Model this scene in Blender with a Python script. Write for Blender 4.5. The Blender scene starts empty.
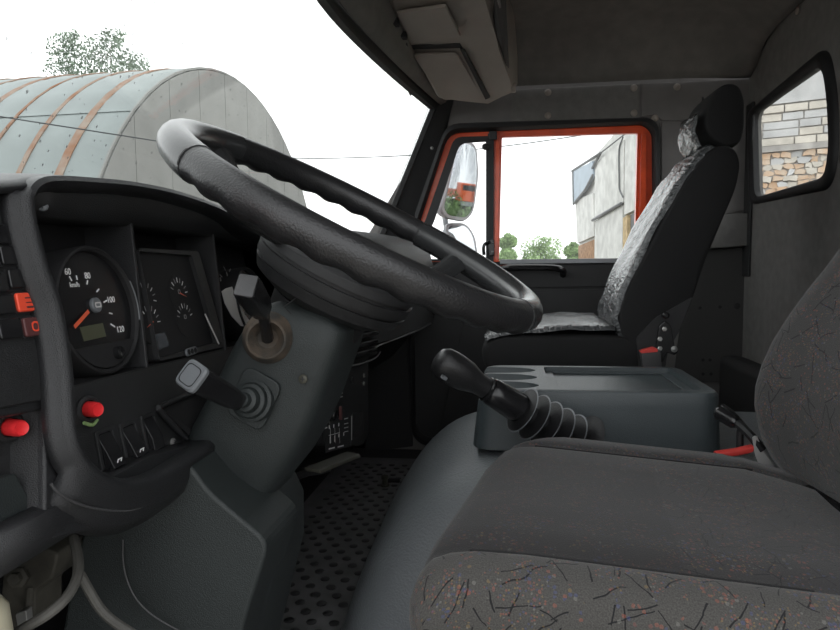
import bpy, bmesh, math, random
from mathutils import Vector as V, Matrix as MX
random.seed(7)
S = bpy.context.scene
COL = S.collection
# ------------------------------------------------------------------ camera
H = 0.72                      # camera height above the cab floor
F = 655.0                     # focal length in pixels of an 840 x 630 frame
CM = (MX.Rotation(math.radians(7.8), 4, 'Z') @ MX.Rotation(math.radians(90 - 4.3), 4, 'X')
      @ MX.Rotation(math.radians(-0.6), 4, 'Z'))
cam_d = bpy.data.cameras.new('camera'); cam_d.sensor_width = 36; cam_d.lens = F / 840 * 36
cam_d.clip_start = 0.02; cam_d.clip_end = 500
cam = bpy.data.objects.new('camera', cam_d); COL.objects.link(cam)
cam.matrix_world = MX.Translation((0, 0, H)) @ CM
S.camera = cam
# ------------------------------------------------------------------ overcast sky
w = bpy.data.worlds.new('overcast'); S.world = w; w.use_nodes = True
bgn = w.node_tree.nodes['Background']
bgn.inputs[0].default_value = (0.96, 0.98, 1.0, 1); bgn.inputs[1].default_value = 1.0
S.view_settings.view_transform = 'Standard'; S.view_settings.look = 'None'
S.view_settings.exposure = 1.15; S.view_settings.gamma = 1.0; S.view_settings.use_curve_mapping = False

# ------------------------------------------------------------------ pixel -> place helpers
C0 = V((0, 0, H)); C3 = CM.to_3x3()
def ray(px, py): return C3 @ V(((px - 420) / F, -(py - 315) / F, -1))
def at(px, py, Y): d = ray(px, py); return C0 + d * (Y / d.y)
def atx(px, py, X): d = ray(px, py); return C0 + d * (X / d.x)
def atz(px, py, Z): d = ray(px, py); return C0 + d * ((Z - H) / d.z)
LEAN = 0.16
NRM = V((1, 0, LEAN)).normalized()          # the dash face leans back
UPD = V((-LEAN, 0, 1)).normalized()
def atd(px, py, b): d = ray(px, py); return C0 + d * (b / (d.x + LEAN * d.z))

# ------------------------------------------------------------------ materials
def lin(c):
    return tuple(((x / 12.92) if x <= 0.04045 else ((x + 0.055) / 1.055) ** 2.4) for x in [v / 255 for v in c])
MATS = {}
def mat(name, col, rough=0.6, bump=0, bscale=400, metal=0, spec=0.5, var=0, vscale=6, col2=None, coat=0, detail=3):
    m = bpy.data.materials.new(name); m.use_nodes = True; nt = m.node_tree; b = nt.nodes['Principled BSDF']
    b.inputs['Base Color'].default_value = (*col, 1); b.inputs['Roughness'].default_value = rough
    b.inputs['Metallic'].default_value = metal; b.inputs['Specular IOR Level'].default_value = spec
    b.inputs['Coat Weight'].default_value = coat
    tc = nt.nodes.new('ShaderNodeTexCoord')
    if var:
        n = nt.nodes.new('ShaderNodeTexNoise'); n.inputs['Scale'].default_value = vscale; n.inputs['Detail'].default_value = 6
        nt.links.new(tc.outputs['Object'], n.inputs['Vector'])
        r = nt.nodes.new('ShaderNodeValToRGB'); r.color_ramp.elements[0].position = .35; r.color_ramp.elements[1].position = .68
        c2 = col2 or tuple(min(1, x * (1 + var)) for x in col)
        c1 = col if col2 else tuple(x * (1 - var) for x in col)
        r.color_ramp.elements[0].color = (*c1, 1); r.color_ramp.elements[1].color = (*c2, 1)
        nt.links.new(n.outputs['Fac'], r.inputs[0]); nt.links.new(r.outputs[0], b.inputs['Base Color'])
    if bump:
        n = nt.nodes.new('ShaderNodeTexNoise'); n.inputs['Scale'].default_value = bscale; n.inputs['Detail'].default_value = detail
        nt.links.new(tc.outputs['Object'], n.inputs['Vector'])
        bp = nt.nodes.new('ShaderNodeBump'); bp.inputs['Strength'].default_value = bump; bp.inputs['Distance'].default_value = .002
        nt.links.new(n.outputs['Fac'], bp.inputs['Height']); nt.links.new(bp.outputs[0], b.inputs['Normal'])
    MATS[name] = m; return m
mat('dash_black', (.018, .0185, .0195), .5, .5, 900, var=.15, vscale=60)
mat('dash_soft', (.019, .0195, .021), .38, .5, 900)
mat('recess_black', (.012, .012, .013), .7, .3, 900)
mat('shroud', (.022, .027, .027), .5, .5, 800, var=.12, vscale=9)
mat('wheel_black', (.019, .019, .020), .32, .35, 420)
mat('wheel_smooth', (.030, .031, .032), .26, .12, 300)
mat('glossy_black', (.012, .012, .013), .25)
mat('rubber', (.010, .010, .011), .55, .3, 300)
mat('vinyl', (.15, .162, .17), .36, .9, 260)
mat('tray', (.052, .064, .069), .34, .4, 700)
mat('velour', (.009, .009, .0095), .85, .5, 600)
mat('liner', (.17, .165, .158), .8, .4, 500, var=.1, vscale=30)
mat('ceil_liner', (.185, .173, .160), .85, .4, 400, var=.1, vscale=20)
mat('panel_grey', (.165, .157, .153), .75, .3, 500, var=.1, vscale=14)
mat('beige_plastic', (.30, .265, .235), .5, .4, 600, var=.06, vscale=10)
mat('panel_dark', (.022, .022, .023), .7, .4, 500)
mat('door_black', (.026, .026, .027), .6, .5, 600)
mat('red_paint', (.82, .085, .015), .32, var=.12, vscale=14, coat=.3)
mat('red_button', (.80, .030, .035), .35)
mat('orange_button', (.85, .085, .04), .4)
mat('darkred_button', (.10, .035, .035), .45)
mat('white_print', (.85, .85, .85), .6)
mat('grey_print', (.30, .30, .30), .6)
mat('needle_red', (.75, .12, .05), .4)
mat('lcd', (.075, .080, .050), .3)
mat('lcd_blue', (.055, .065, .075), .25)
mat('steel', (.55, .54, .52), .35, metal=.9, bump=.2, bscale=60)
mat('dull_steel', (.30, .30, .29), .5, metal=.6)
mat('pale_metal', (.66, .65, .63), .4, var=.05, vscale=30)
mat('cap_grey', (.14, .15, .16), .4, .2, 500)
mat('stalk_grey', (.055, .055, .057), .38, .3, 600)
mat('dusty_rubber', (.040, .037, .032), .8, .4, 300, var=.6, vscale=45, col2=(.12, .09, .065))
mat('hose', (.085, .082, .074), .7, .3, 200, var=.2, vscale=30)
mat('cream', (.62, .58, .43), .45, var=.06, vscale=20)
mat('grimy_metal', (.050, .047, .038), .75, .6, 120, var=.4, vscale=25)
mat('pedal', (.055, .054, .040), .6, .3, 200)
mat('mat_rubber', (.16, .16, .163), .6, .5, 500, var=.2, vscale=15)
mat('stud_rubber', (.035, .035, .036), .5)
mat('mirror_frame', (.33, .34, .36), .5, .2, 300)
mat('strap', (.46, .46, .45), .5, .3, 300)
mat('belt_red', (.70, .06, .05), .4)
# exterior
mat('sheet_metal', (.205, .235, .232), .55, .3, 3, var=.10, vscale=1.2)
mat('rust', (.27, .22, .18), .85, .4, 8, var=.3, vscale=3, col2=(.22, .10, .05))
mat('gable', (.235, .235, .226), .75, .2, 6, var=.06, vscale=2.2)
mat('leaf_pale', (.17, .225, .165), .7, var=.35, vscale=1.0)
mat('leaf_green', (.22, .33, .13), .7, var=.4, vscale=.8)
mat('bark', (.12, .10, .08), .9)
mat('concrete_panel', (.60, .60, .58), .85, .5, 20, var=.14, vscale=3)
mat('blue_sheet', (.30, .37, .44), .5, var=.1, vscale=3)
mat('dark_flash', (.14, .145, .15), .6)
mat('brick_yellow', (.50, .38, .22), .9, .4, 30, var=.25, vscale=9)
mat('brick_brown', (.33, .20, .12), .9, .4, 30, var=.3, vscale=9)
mat('brick_white', (.60, .56, .50), .9, .5, 30, var=.14, vscale=6)
mat('brick_orange', (.60, .40, .26), .92, .6, 25, var=.4, vscale=7, col2=(.62, .52, .42))
mat('mortar', (.42, .40, .38), .95, .5, 30, var=.2, vscale=8)
mat('plaster', (.50, .50, .50), .9, .4, 15, var=.2, vscale=3)
mat('ground', (.30, .28, .25), .95, .6, 6, var=.25, vscale=.6)
mat('grass', (.12, .22, .06), .9, .8, 12, var=.4, vscale=2)
mat('truck_orange', (.75, .12, .03), .4)
mat('tyre', (.02, .02, .02), .8)
mat('cable', (.06, .065, .07), .7)
mat('dark_glass', (.03, .035, .04), .1)

def glass_mat(name, dirt):
    m = bpy.data.materials.new(name); m.use_nodes = True; nt = m.node_tree; nt.nodes.clear()
    o = nt.nodes.new('ShaderNodeOutputMaterial'); tr = nt.nodes.new('ShaderNodeBsdfTransparent')
    gl = nt.nodes.new('ShaderNodeBsdfGlossy'); gl.inputs['Roughness'].default_value = .03
    tr.inputs[0].default_value = (.97, .98, .97, 1)
    lw = nt.nodes.new('ShaderNodeLayerWeight'); lw.inputs[0].default_value = .5
    pw_ = nt.nodes.new('ShaderNodeMath'); pw_.operation = 'POWER'; pw_.inputs[1].default_value = 5; nt.links.new(lw.outputs['Facing'], pw_.inputs[0])
    fr = nt.nodes.new('ShaderNodeMath'); fr.operation = 'MULTIPLY_ADD'; fr.inputs[1].default_value = .6; fr.inputs[2].default_value = .02; nt.links.new(pw_.outputs[0], fr.inputs[0])
    mx = nt.nodes.new('ShaderNodeMixShader')
    nt.links.new(fr.outputs[0], mx.inputs[0]); nt.links.new(tr.outputs[0], mx.inputs[1]); nt.links.new(gl.outputs[0], mx.inputs[2])
    if dirt:
        tc = nt.nodes.new('ShaderNodeTexCoord')
        vo = nt.nodes.new('ShaderNodeTexVoronoi'); vo.inputs['Scale'].default_value = 85; vo.inputs['Randomness'].default_value = 1
        nt.links.new(tc.outputs['Object'], vo.inputs['Vector'])
        sep = nt.nodes.new('ShaderNodeSeparateColor'); nt.links.new(vo.outputs['Color'], sep.inputs[0])
        # drop radius differs by cell; most cells carry none
        mr = nt.nodes.new('ShaderNodeMapRange'); mr.inputs[1].default_value = .30; mr.inputs[2].default_value = 1
        mr.inputs[3].default_value = 0; mr.inputs[4].default_value = .19
        nt.links.new(sep.outputs[0], mr.inputs[0])
        lt = nt.nodes.new('ShaderNodeMath'); lt.operation = 'LESS_THAN'
        nt.links.new(vo.outputs['Distance'], lt.inputs[0]); nt.links.new(mr.outputs[0], lt.inputs[1])
        mu = nt.nodes.new('ShaderNodeMath'); mu.operation = 'MULTIPLY'; mu.inputs[1].default_value = dirt
        nt.links.new(lt.outputs[0], mu.inputs[0])
        df = nt.nodes.new('ShaderNodeBsdfDiffuse'); df.inputs[0].default_value = (.35, .37, .37, 1)
        m2 = nt.nodes.new('ShaderNodeMixShader'); nt.links.new(mu.outputs[0], m2.inputs[0])
        nt.links.new(mx.outputs[0], m2.inputs[1]); nt.links.new(df.outputs[0], m2.inputs[2]); mx = m2
    nt.links.new(mx.outputs[0], o.inputs[0]); MATS[name] = m
glass_mat('glass', 0); glass_mat('wet_glass', .62)
def mirror_mat():
    m = mat('mirror', (.52, .54, .56), .02, metal=1.0)
mirror_mat()
def film_mat():
    m = mat('film', (.065, .068, .071), .27, spec=.9)
    nt = m.node_tree; b = nt.nodes['Principled BSDF']
    tc = nt.nodes.new('ShaderNodeTexCoord'); mp = nt.nodes.new('ShaderNodeMapping'); mp.inputs['Scale'].default_value = (1, .35, 1)
    n1 = nt.nodes.new('ShaderNodeTexNoise'); n1.inputs['Scale'].default_value = 55; n1.inputs['Detail'].default_value = 4; n1.inputs['Distortion'].default_value = 1.5
    nt.links.new(tc.outputs['Object'], mp.inputs[0]); nt.links.new(mp.outputs[0], n1.inputs['Vector'])
    bp = nt.nodes.new('ShaderNodeBump'); bp.inputs['Strength'].default_value = 1; bp.inputs['Distance'].default_value = .008
    nt.links.new(n1.outputs['Fac'], bp.inputs['Height']); nt.links.new(bp.outputs[0], b.inputs['Normal'])
film_mat()

def fabric(name, base, stroke_amt, speck_amt, weave=(.7, 1.3), k=1.0):
    """woven seat cloth: dark random strokes and coloured flecks, laid out in UV metres"""
    m = bpy.data.materials.new(name); m.use_nodes = True; nt = m.node_tree; L = nt.links
    b = nt.nodes['Principled BSDF']; b.inputs['Roughness'].default_value = .9; b.inputs['Specular IOR Level'].default_value = .25
    b.inputs['Sheen Weight'].default_value = .15
    N = lambda t: nt.nodes.new(t)
    uv = N('ShaderNodeUVMap'); uv.uv_map = 'UVMap'
    def math_(op, a, bb=None):
        n = N('ShaderNodeMath'); n.operation = op
        for i, x in enumerate((a, bb)):
            if x is None: continue
            if isinstance(x, (int, float)): n.inputs[i].default_value = x
            else: L.new(x, n.inputs[i])
        if op == 'MULTIPLY_ADD': n.inputs[2].default_value = bb * .66
        return n.outputs[0]
    def mix(fac, c1, c2):
        n = N('ShaderNodeMix'); n.data_type = 'RGBA'
        if isinstance(fac, float): n.inputs[0].default_value = fac
        else: L.new(fac, n.inputs[0])
        for i, c in ((6, c1), (7, c2)):
            if isinstance(c, tuple): n.inputs[i].default_value = (*c, 1)
            else: L.new(c, n.inputs[i])
        return n.outputs[2]
    wv = N('ShaderNodeTexNoise'); wv.inputs['Scale'].default_value = 700; wv.inputs['Detail'].default_value = 2
    L.new(uv.outputs[0], wv.inputs['Vector'])
    rp = N('ShaderNodeValToRGB'); rp.color_ramp.elements[0].position = .3; rp.color_ramp.elements[1].position = .7
    rp.color_ramp.elements[0].color = (*[x * weave[0] for x in base], 1); rp.color_ramp.elements[1].color = (*[x * weave[1] for x in base], 1)
    L.new(wv.outputs['Fac'], rp.inputs[0]); col = rp.outputs[0]
    for sc, ln, wd, seed in ((30, .018, .0007, 0), (21, .026, .0006, 3.7), (26, .020, .0007, 8.1)):
        if not stroke_amt: break
        mp = N('ShaderNodeMapping'); mp.inputs['Location'].default_value = (seed, seed * .7, 0); L.new(uv.outputs[0], mp.inputs[0])
        wn = N('ShaderNodeTexNoise'); wn.inputs['Scale'].default_value = 40; L.new(mp.outputs[0], wn.inputs['Vector'])
        wo = N('ShaderNodeVectorMath'); wo.operation = 'SCALE'; wo.inputs[3].default_value = .010; L.new(wn.outputs['Color'], wo.inputs[0])
        wa = N('ShaderNodeVectorMath'); wa.operation = 'ADD'; L.new(mp.outputs[0], wa.inputs[0]); L.new(wo.outputs[0], wa.inputs[1])
        sc, ln, wd = sc / k, ln * k, wd * k
        vo = N('ShaderNodeTexVoronoi'); vo.inputs['Scale'].default_value = sc; vo.voronoi_dimensions = '2D'; L.new(wa.outputs[0], vo.inputs['Vector'])
        sb = N('ShaderNodeVectorMath'); sb.operation = 'SUBTRACT'; L.new(wa.outputs[0], sb.inputs[0]); L.new(vo.outputs['Position'], sb.inputs[1])
        # Position comes back in input space
        sc_ = N('ShaderNodeSeparateColor'); L.new(vo.outputs['Color'], sc_.inputs[0])
        ro = N('ShaderNodeVectorRotate'); ro.rotation_type = 'Z_AXIS'; L.new(sb.outputs[0], ro.inputs['Vector'])
        L.new(math_('MULTIPLY', sc_.outputs[0], 6.28), ro.inputs['Angle'])
        xy = N('ShaderNodeSeparateXYZ'); L.new(ro.outputs[0], xy.inputs[0])
        m1 = math_('LESS_THAN', math_('ABSOLUTE', xy.outputs[0]), math_('MULTIPLY_ADD', sc_.outputs[1], ln * .6))
        m2 = math_('LESS_THAN', math_('ABSOLUTE', xy.outputs[1]), wd)
        msk = math_('MULTIPLY', math_('MULTIPLY', m1, m2), stroke_amt)
        col = mix(msk, col, (.010, .010, .011))
    if speck_amt:
        for sc, th, seed in ((230, .22, 1.3), (420, .3, 5.1)):
            mp = N('ShaderNodeMapping'); mp.inputs['Location'].default_value = (seed, seed, 0); L.new(uv.outputs[0], mp.inputs[0])
            vo = N('ShaderNodeTexVoronoi'); vo.inputs['Scale'].default_value = sc; vo.voronoi_dimensions = '2D'; L.new(mp.outputs[0], vo.inputs['Vector'])
            s2 = N('ShaderNodeSeparateColor'); L.new(vo.outputs['Color'], s2.inputs[0])
            cr = N('ShaderNodeValToRGB'); cr.color_ramp.interpolation = 'CONSTANT'
            e = cr.color_ramp.elements; e[0].color = (.45, .11, .06, 1); e[1].position = .3; e[1].color = (.35, .22, .06, 1)
            for pz, cc in ((.5, (.05, .08, .26, 1)), (.72, (.30, .08, .07, 1)), (.86, (.30, .30, .27, 1))):
                k = e.new(pz); k.color = cc
            L.new(s2.outputs[1], cr.inputs[0])
            nz = N('ShaderNodeTexNoise'); nz.inputs['Scale'].default_value = 22; L.new(mp.outputs[0], nz.inputs['Vector'])
            g = math_('MULTIPLY', math_('GREATER_THAN', s2.outputs[0], 1 - th), math_('GREATER_THAN', nz.outputs['Fac'], .5))
            d = math_('LESS_THAN', vo.outputs['Distance'], .42)
            col = mix(math_('MULTIPLY', math_('MULTIPLY', g, d), speck_amt), col, cr.outputs[0])
    L.new(col, b.inputs['Base Color'])
    bp = N('ShaderNodeBump'); bp.inputs['Strength'].default_value = .35; bp.inputs['Distance'].default_value = .001
    L.new(wv.outputs['Fac'], bp.inputs['Height']); L.new(bp.outputs[0], b.inputs['Normal'])
    MATS[name] = m
fabric('cloth_plain', (.022, .0212, .0212), 0, .08)
fabric('cloth_dark', (.028, .027, .027), .95, .14)
fabric('cloth_back', (.042, .041, .040), 1.0, .18, k=1.45)
mat('panel_mid', (.055, .054, .053), .7, .3, 500)
fabric('cloth_light', (.060, .058, .054), .95, .19)

# ------------------------------------------------------------------ mesh helpers
def thing(name, label, cat, loc=(0, 0, 0), group=None, kind=None):
    o = bpy.data.objects.new(name, None); COL.objects.link(o); o.location = loc; o.empty_display_size = .05
    tag(o, label, cat, group, kind); return o
def tag(o, label=None, cat=None, group=None, kind=None):
    if label: o['label'] = label
    if cat: o['category'] = cat
    if group: o['group'] = group
    if kind: o['kind'] = kind
    return o
def root_loc(p):
    l = V((0, 0, 0))
    while p: l += p.location; p = p.parent
    return l
class MB:
    def __init__(s): s.v = []; s.f = []; s.m = []; s.uv = []
    def add(s, vf, mi=0):
        n = len(s.v); s.v += [V(x) for x in vf[0]]; s.f += [tuple(i + n for i in f) for f in vf[1]]; s.m += [mi] * len(vf[1]); return s
    def build(s, name, mats, parent=None, smooth=35, bevel=0, seg=2, sub=0, solid=0, label=None, uvfn=None, kind=None, weld=False):
        off = root_loc(parent)
        me = bpy.data.meshes.new(name); me.from_pydata([x - off for x in s.v], [], s.f)
        if weld:
            bm = bmesh.new(); bm.from_mesh(me); bmesh.ops.remove_doubles(bm, verts=bm.verts, dist=1e-5)
            bmesh.ops.recalc_face_normals(bm, faces=bm.faces); bm.to_mesh(me); bm.free()
        for mn in ([mats] if isinstance(mats, str) else mats): me.materials.append(MATS[mn])
        if not isinstance(mats, str) and not weld: me.polygons.foreach_set('material_index', s.m)
        if smooth:
            me.polygons.foreach_set('use_smooth', [True] * len(me.polygons)); me.set_sharp_from_angle(angle=math.radians(smooth))
        if uvfn:
            ul = me.uv_layers.new(name='UVMap')
            for lp in me.loops: ul.data[lp.index].uv = uvfn(lp.vertex_index, me.vertices[lp.vertex_index].co + off)
        me.update()
        o = bpy.data.objects.new(name, me); COL.objects.link(o)
        if parent: o.parent = parent
        if solid:
            md = o.modifiers.new('thick', 'SOLIDIFY'); md.thickness = abs(solid); md.offset = -1 if solid > 0 else 1
        if bevel:
            md = o.modifiers.new('bevel', 'BEVEL'); md.width = bevel; md.segments = seg; md.limit_method = 'ANGLE'
            md.angle_limit = math.radians(40); md.harden_normals = True
        if sub:
            md = o.modifiers.new('sub', 'SUBSURF'); md.levels = sub; md.render_levels = sub
        if label: o['label'] = label
        if kind: o['kind'] = kind
        return o
def mk(vf, name, mats, parent=None, **k): return MB().add(vf).build(name, mats, parent, **k)
def loft(rings, closed=True, cap=True, loop=False):
    n = len(rings[0]); v = [p for r in rings for p in r]; f = []
    R = len(rings)
    for i in range(R if loop else R - 1):
        a, b = i * n, ((i + 1) % R) * n
        for j in range(n if closed else n - 1):
            k = (j + 1) % n; f.append((a + j, a + k, b + k, b + j))
    if cap and not loop and closed:
        f.append(tuple(range(n - 1, -1, -1))); f.append(tuple(range((R - 1) * n, R * n)))
    return v, f
def box(c, s, rot=None):
    c = V(c); v = []
    for x in (-.5, .5):
        for y in (-.5, .5):
            for z in (-.5, .5):
                p = V((x * s[0], y * s[1], z * s[2])); v.append(c + (rot @ p if rot else p))
    return v, [(0, 1, 3, 2), (4, 6, 7, 5), (0, 4, 5, 1), (2, 3, 7, 6), (0, 2, 6, 4), (1, 5, 7, 3)]
def bx(x0, x1, y0, y1, z0, z1): return box(((x0 + x1) / 2, (y0 + y1) / 2, (z0 + z1) / 2), (x1 - x0, y1 - y0, z1 - z0))
def frame_of(d):
    d = V(d).normalized(); a = V((0, 0, 1)) if abs(d.z) < .9 else V((1, 0, 0))
    u = d.cross(a).normalized(); return u, d.cross(u).normalized(), d
def catmull(pts, n):
    pts = [V(p) for p in pts]; out = []
    P = [2 * pts[0] - pts[1]] + pts + [2 * pts[-1] - pts[-2]]
    for i in range(1, len(P) - 2):
        for k in range(n):
            t = k / n; a, b, c, d = P[i - 1], P[i], P[i + 1], P[i + 2]
            out.append(.5 * (2 * b + (c - a) * t + (2 * a - 5 * b + 4 * c - d) * t * t + (3 * b - a - 3 * c + d) * t ** 3))
    out.append(pts[-1]); return out
def tube(path, r, n=10, smooth=0):
    path = catmull(path, smooth) if smooth else [V(p) for p in path]
    rings = []; u = None
    for i, p in enumerate(path):
        d = (path[min(i + 1, len(path) - 1)] - path[max(i - 1, 0)]).normalized()
        if u is None: u = frame_of(d)[0]
        u = (u - d * u.dot(d)).normalized(); v = d.cross(u)
        rr = r[int(i * (len(r) - 1) / (len(path) - 1) + .5)] if isinstance(r, (list, tuple)) else r
        rings.append([p + rr * (math.cos(2 * math.pi * k / n) * u + math.sin(2 * math.pi * k / n) * v) for k in range(n)])
    return loft(rings)
def lathe(A, d, prof, n=28, ell=None, up=None):
    """prof: (distance along d, radius); ell=(su,sv) squashes the round section"""
    A = V(A); u, v, d = frame_of(d)
    if up is not None: u = (V(up) - d * V(up).dot(d)).normalized(); v = d.cross(u)
    su, sv = ell or (1, 1)
    return loft([[A + d * t + r * (su * math.cos(2 * math.pi * k / n) * u + sv * math.sin(2 * math.pi * k / n) * v) for k in range(n)] for t, r in prof])
def prism(poly, vec):
    poly = [V(p) for p in poly]; vec = V(vec); n = len(poly)
    return poly + [p + vec for p in poly], [tuple(range(n)), tuple(range(2 * n - 1, n - 1, -1))] + [(i, i + n, (i + 1) % n + n, (i + 1) % n) for i in range(n)]
def round_poly(pts, r, n=4):
    """round the corners of a 3-D planar polygon; r number or list"""
    pts = [V(p) for p in pts]; out = []; m = len(pts)
    for i, p in enumerate(pts):
        rr = r[i] if isinstance(r, (list, tuple)) else r
        a = pts[i - 1] - p; b = pts[(i + 1) % m] - p
        q = min(rr, a.length * .49, b.length * .49)
        if q < 1e-4: out.append(p); continue
        s, e = p + a.normalized() * q, p + b.normalized() * q
        for k in range(n + 1):
            t = k / n; out.append((1 - t) ** 2 * s + 2 * t * (1 - t) * p + t * t * e)
    return out
def holed(outer, holes):
    bm = bmesh.new(); es = []
    for lp in [outer] + holes:
        vs = [bm.verts.new(p) for p in lp]
        es += [bm.edges.new((vs[i], vs[(i + 1) % len(vs)])) for i in range(len(vs))]
    bmesh.ops.triangle_fill(bm, edges=es, use_beauty=True); bmesh.ops.recalc_face_normals(bm, faces=bm.faces)
    bm.verts.index_update(); v = [x.co.copy() for x in bm.verts]; f = [tuple(q.index for q in x.verts) for x in bm.faces]; bm.free(); return v, f
def band(outer, inner, vec):
    """a frame between two loops of equal length, thickened by vec"""
    vec = V(vec); o2 = [p + vec for p in outer]; i2 = [p + vec for p in inner]
    return loft([outer, inner, i2, o2], loop=True)
def rrect(c, ux, uy, w, h, r, n=4):
    c = V(c); ux = V(ux); uy = V(uy)
    return round_poly([c - ux * w / 2 - uy * h / 2, c + ux * w / 2 - uy * h / 2, c + ux * w / 2 + uy * h / 2, c - ux * w / 2 + uy * h / 2], r, n)
def cut(o, cutters):
    for vf in cutters:
        c = mk(vf, 'cutter', 'rubber', None, smooth=0, weld=True); md = o.modifiers.new('cut', 'BOOLEAN'); md.object = c; md.operation = 'DIFFERENCE'; md.solver = 'EXACT'
        c.location = -root_loc(o.parent) + (root_loc(o.parent) if True else V())
        dg = bpy.context.evaluated_depsgraph_get(); me = bpy.data.meshes.new_from_object(o.evaluated_get(dg))
        o.modifiers.clear(); old = o.data; o.data = me; bpy.data.meshes.remove(old); bpy.data.objects.remove(c)
def text(s, size, c, ux, uy, name, m, parent, extrude=.0002, label=None):
    cu = bpy.data.curves.new('t', 'FONT'); cu.body = s; cu.size = size; cu.align_x = 'CENTER'; cu.align_y = 'CENTER'; cu.extrude = extrude; cu.resolution_u = 3
    o = bpy.data.objects.new('t', cu); COL.objects.link(o); dg = bpy.context.evaluated_depsgraph_get()
    me = bpy.data.meshes.new_from_object(o.evaluated_get(dg)); bpy.data.objects.remove(o)
    ux = V(ux).normalized(); uy = V(uy); uy = (uy - ux * uy.dot(ux)).normalized(); uz = ux.cross(uy)
    v = [V(c) + ux * x.co.x + uy * x.co.y + uz * x.co.z for x in me.vertices]; f = [tuple(p.vertices) for p in me.polygons]
    bpy.data.meshes.remove(me)
    return mk((v, f), name, m, parent, smooth=0, label=label)
def screw(c, d, r, name, parent, m='dull_steel'):
    """domed head with a cross slot"""
    o = mk(lathe(V(c), d, [(-.002, r), (.0006, r), (.0016, r * .75), (.0022, r * .3), (.0023, .0001)], 14), name, m, parent)
    u, v, n = frame_of(d)
    q = MB(); R3 = MX((u, v, n)).transposed()
    q.add(box(V(c) + n * .0021, (r * 1.1, r * .22, .0012), R3)); q.add(box(V(c) + n * .0021, (r * .22, r * 1.1, .0012), R3))
    q.build('slot', 'recess_black', o, smooth=0); return o
# ================================================================== THE CAB SHELL
YS = 2.50                     # inner face of the passenger side
XB = 0.835                     # inner face of the rear wall
def zz(z): return z + H       # heights are written relative to the eye
ZT_ = .585
def struct(name, label=None): return thing(name, label, None, (0, 0, 0), kind='structure')
def sobj(o): o['kind'] = 'structure'; return o
# ground outside
sobj(mk(bx(-120, 120, -60, 160, -1.45, -1.25), 'ground', 'ground', smooth=0))
# floor of the cab
sobj(mk(bx(-.80, XB + .04, .36, YS + .04, -.05, 0), 'floor', 'panel_dark', smooth=0))
# ---- ceiling: flat middle, a sunk crease, a rounded drop to the side wall
def ceil_section(X):
    front = max(0, min(1, (-.02 - X) / .33)) ** 1.6
    rear = max(0, min(1, (X - .57) / .265)) ** 2
    zt = .86 - .19 * front - .11 * rear
    pts = [(.30, zt - .12), (.36, zt - .05), (.48, zt), (1.2, zt + .005), (2.05, zt), (2.24, zt - .006), (2.33, zt - .022), (2.385, zt - .05)]
    pts += [(2.43, max(.672, zt - .10)), (2.47, max(.662, zt - .15)), (2.488, .655)]
    return [V((X, y, zz(z))) for y, z in pts]
xs = [-.36, -.30, -.22, -.12, -.02, .2, .45, .58, .66, .72, .78, .81, .835]
ce = mk(loft([ceil_section(x) for x in xs], closed=False, cap=False), 'ceiling', 'ceil_liner', smooth=60, solid=-.012); sobj(ce)
for px, py in ((798, 11),):
    mk(lathe(atx(px, py, XB - .004), (-1, 0, 0), [(0, .011), (.004, .010), (.006, .004), (.0062, .0002)], 14), 'lining_button', 'beige_plastic', ce)
# ---- side wall with the door opening
DOOR = [(447, 127), (648, 120), (657, 129), (658, 442), (424, 443), (413, 432), (409, 300), (404, 262), (417, 214)]
door3 = round_poly([at(a, b, YS) for a, b in DOOR], [.05, .04, .03, .04, .04, .03, .02, .02, .02])
outer = [V((-.62, YS, 0)), V((XB, YS, 0)), V((XB, YS, zz(.70))), V((-.25, YS, zz(.70))), V((-.33, YS, zz(.45))), V((-.62, YS, zz(0)))]
wr = mk(holed(outer, [door3]), 'wall_right', 'panel_grey', smooth=0, solid=-.03); sobj(wr)
def wpanel(pts, name, m, proud, parent, rad=.01, Y=YS):
    poly = round_poly([at(a, b, Y) for a, b in pts], rad); return mk(prism(poly, (0, -proud, 0)), name, m, parent, bevel=min(.003, proud * .4), smooth=0)
# lining panels of the pillar with their joint at x=640
wpanel([(512, 90), (639.0, 84), (639.0, 119), (512, 125)], 'lining_panel', 'liner', .006, wr, .002)
wpanel([(641.5, 84), (752, 79), (752, 118), (662, 121), (655, 115), (641.5, 117)], 'lining_panel', 'panel_grey', .006, wr, .002)
wpanel([(661, 123), (750, 119), (749, 210), (662, 225)], 'lining_panel', 'panel_grey', .006, wr, .002)
wpanel([(690, 250), (746, 247), (744, 380), (672, 384)], 'lower_panel', 'panel_mid', .010, wr, .004)
mk(prism(round_poly([at(a, b, YS - .004) for a, b in [(700, 216), (746, 214), (744, 246), (690, 250)]], .006), (0, -.05, 0)), 'pocket', 'liner', wr, bevel=.006, smooth=0)
for px, py in ((548, 92.5), (548, 115.5), (634, 88), (634, 113), (677, 87), (655, 118), (663, 183)):
    mk(lathe(at(px, py, YS - .006), (0, -1, 0), [(-.004, .0125), (.002, .0125), (.005, .009), (.0065, .003), (.0066, .0002)], 14), 'lining_button', 'beige_plastic', wr)
for px, py in ((700, 308), (720, 307), (703, 360), (710, 360), (703, 374), (711, 374)):
    mk(lathe(at(px, py, YS - .0105), (0, -1, 0), [(-.003, .006), (.0005, .006), (.0006, .0002)], 10), 'hole_plug', 'recess_black', wr)
mk(lathe(at(737, 306, YS - .010), (0, -1, 0), [(-.003, .012), (.003, .011), (.005, .004), (.0052, .0002)], 12), 'lining_button', 'panel_dark', wr)
mk(tube([at(a, b, y) for a, b, y in ((703, 97, YS - .006), (703, 104, YS - .012), (702, 109, YS - .022), (699, 109.5, YS - .03), (697, 106, YS - .034))], .0035, 8, 4), 'coat_hook', 'stalk_grey', wr)
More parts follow.
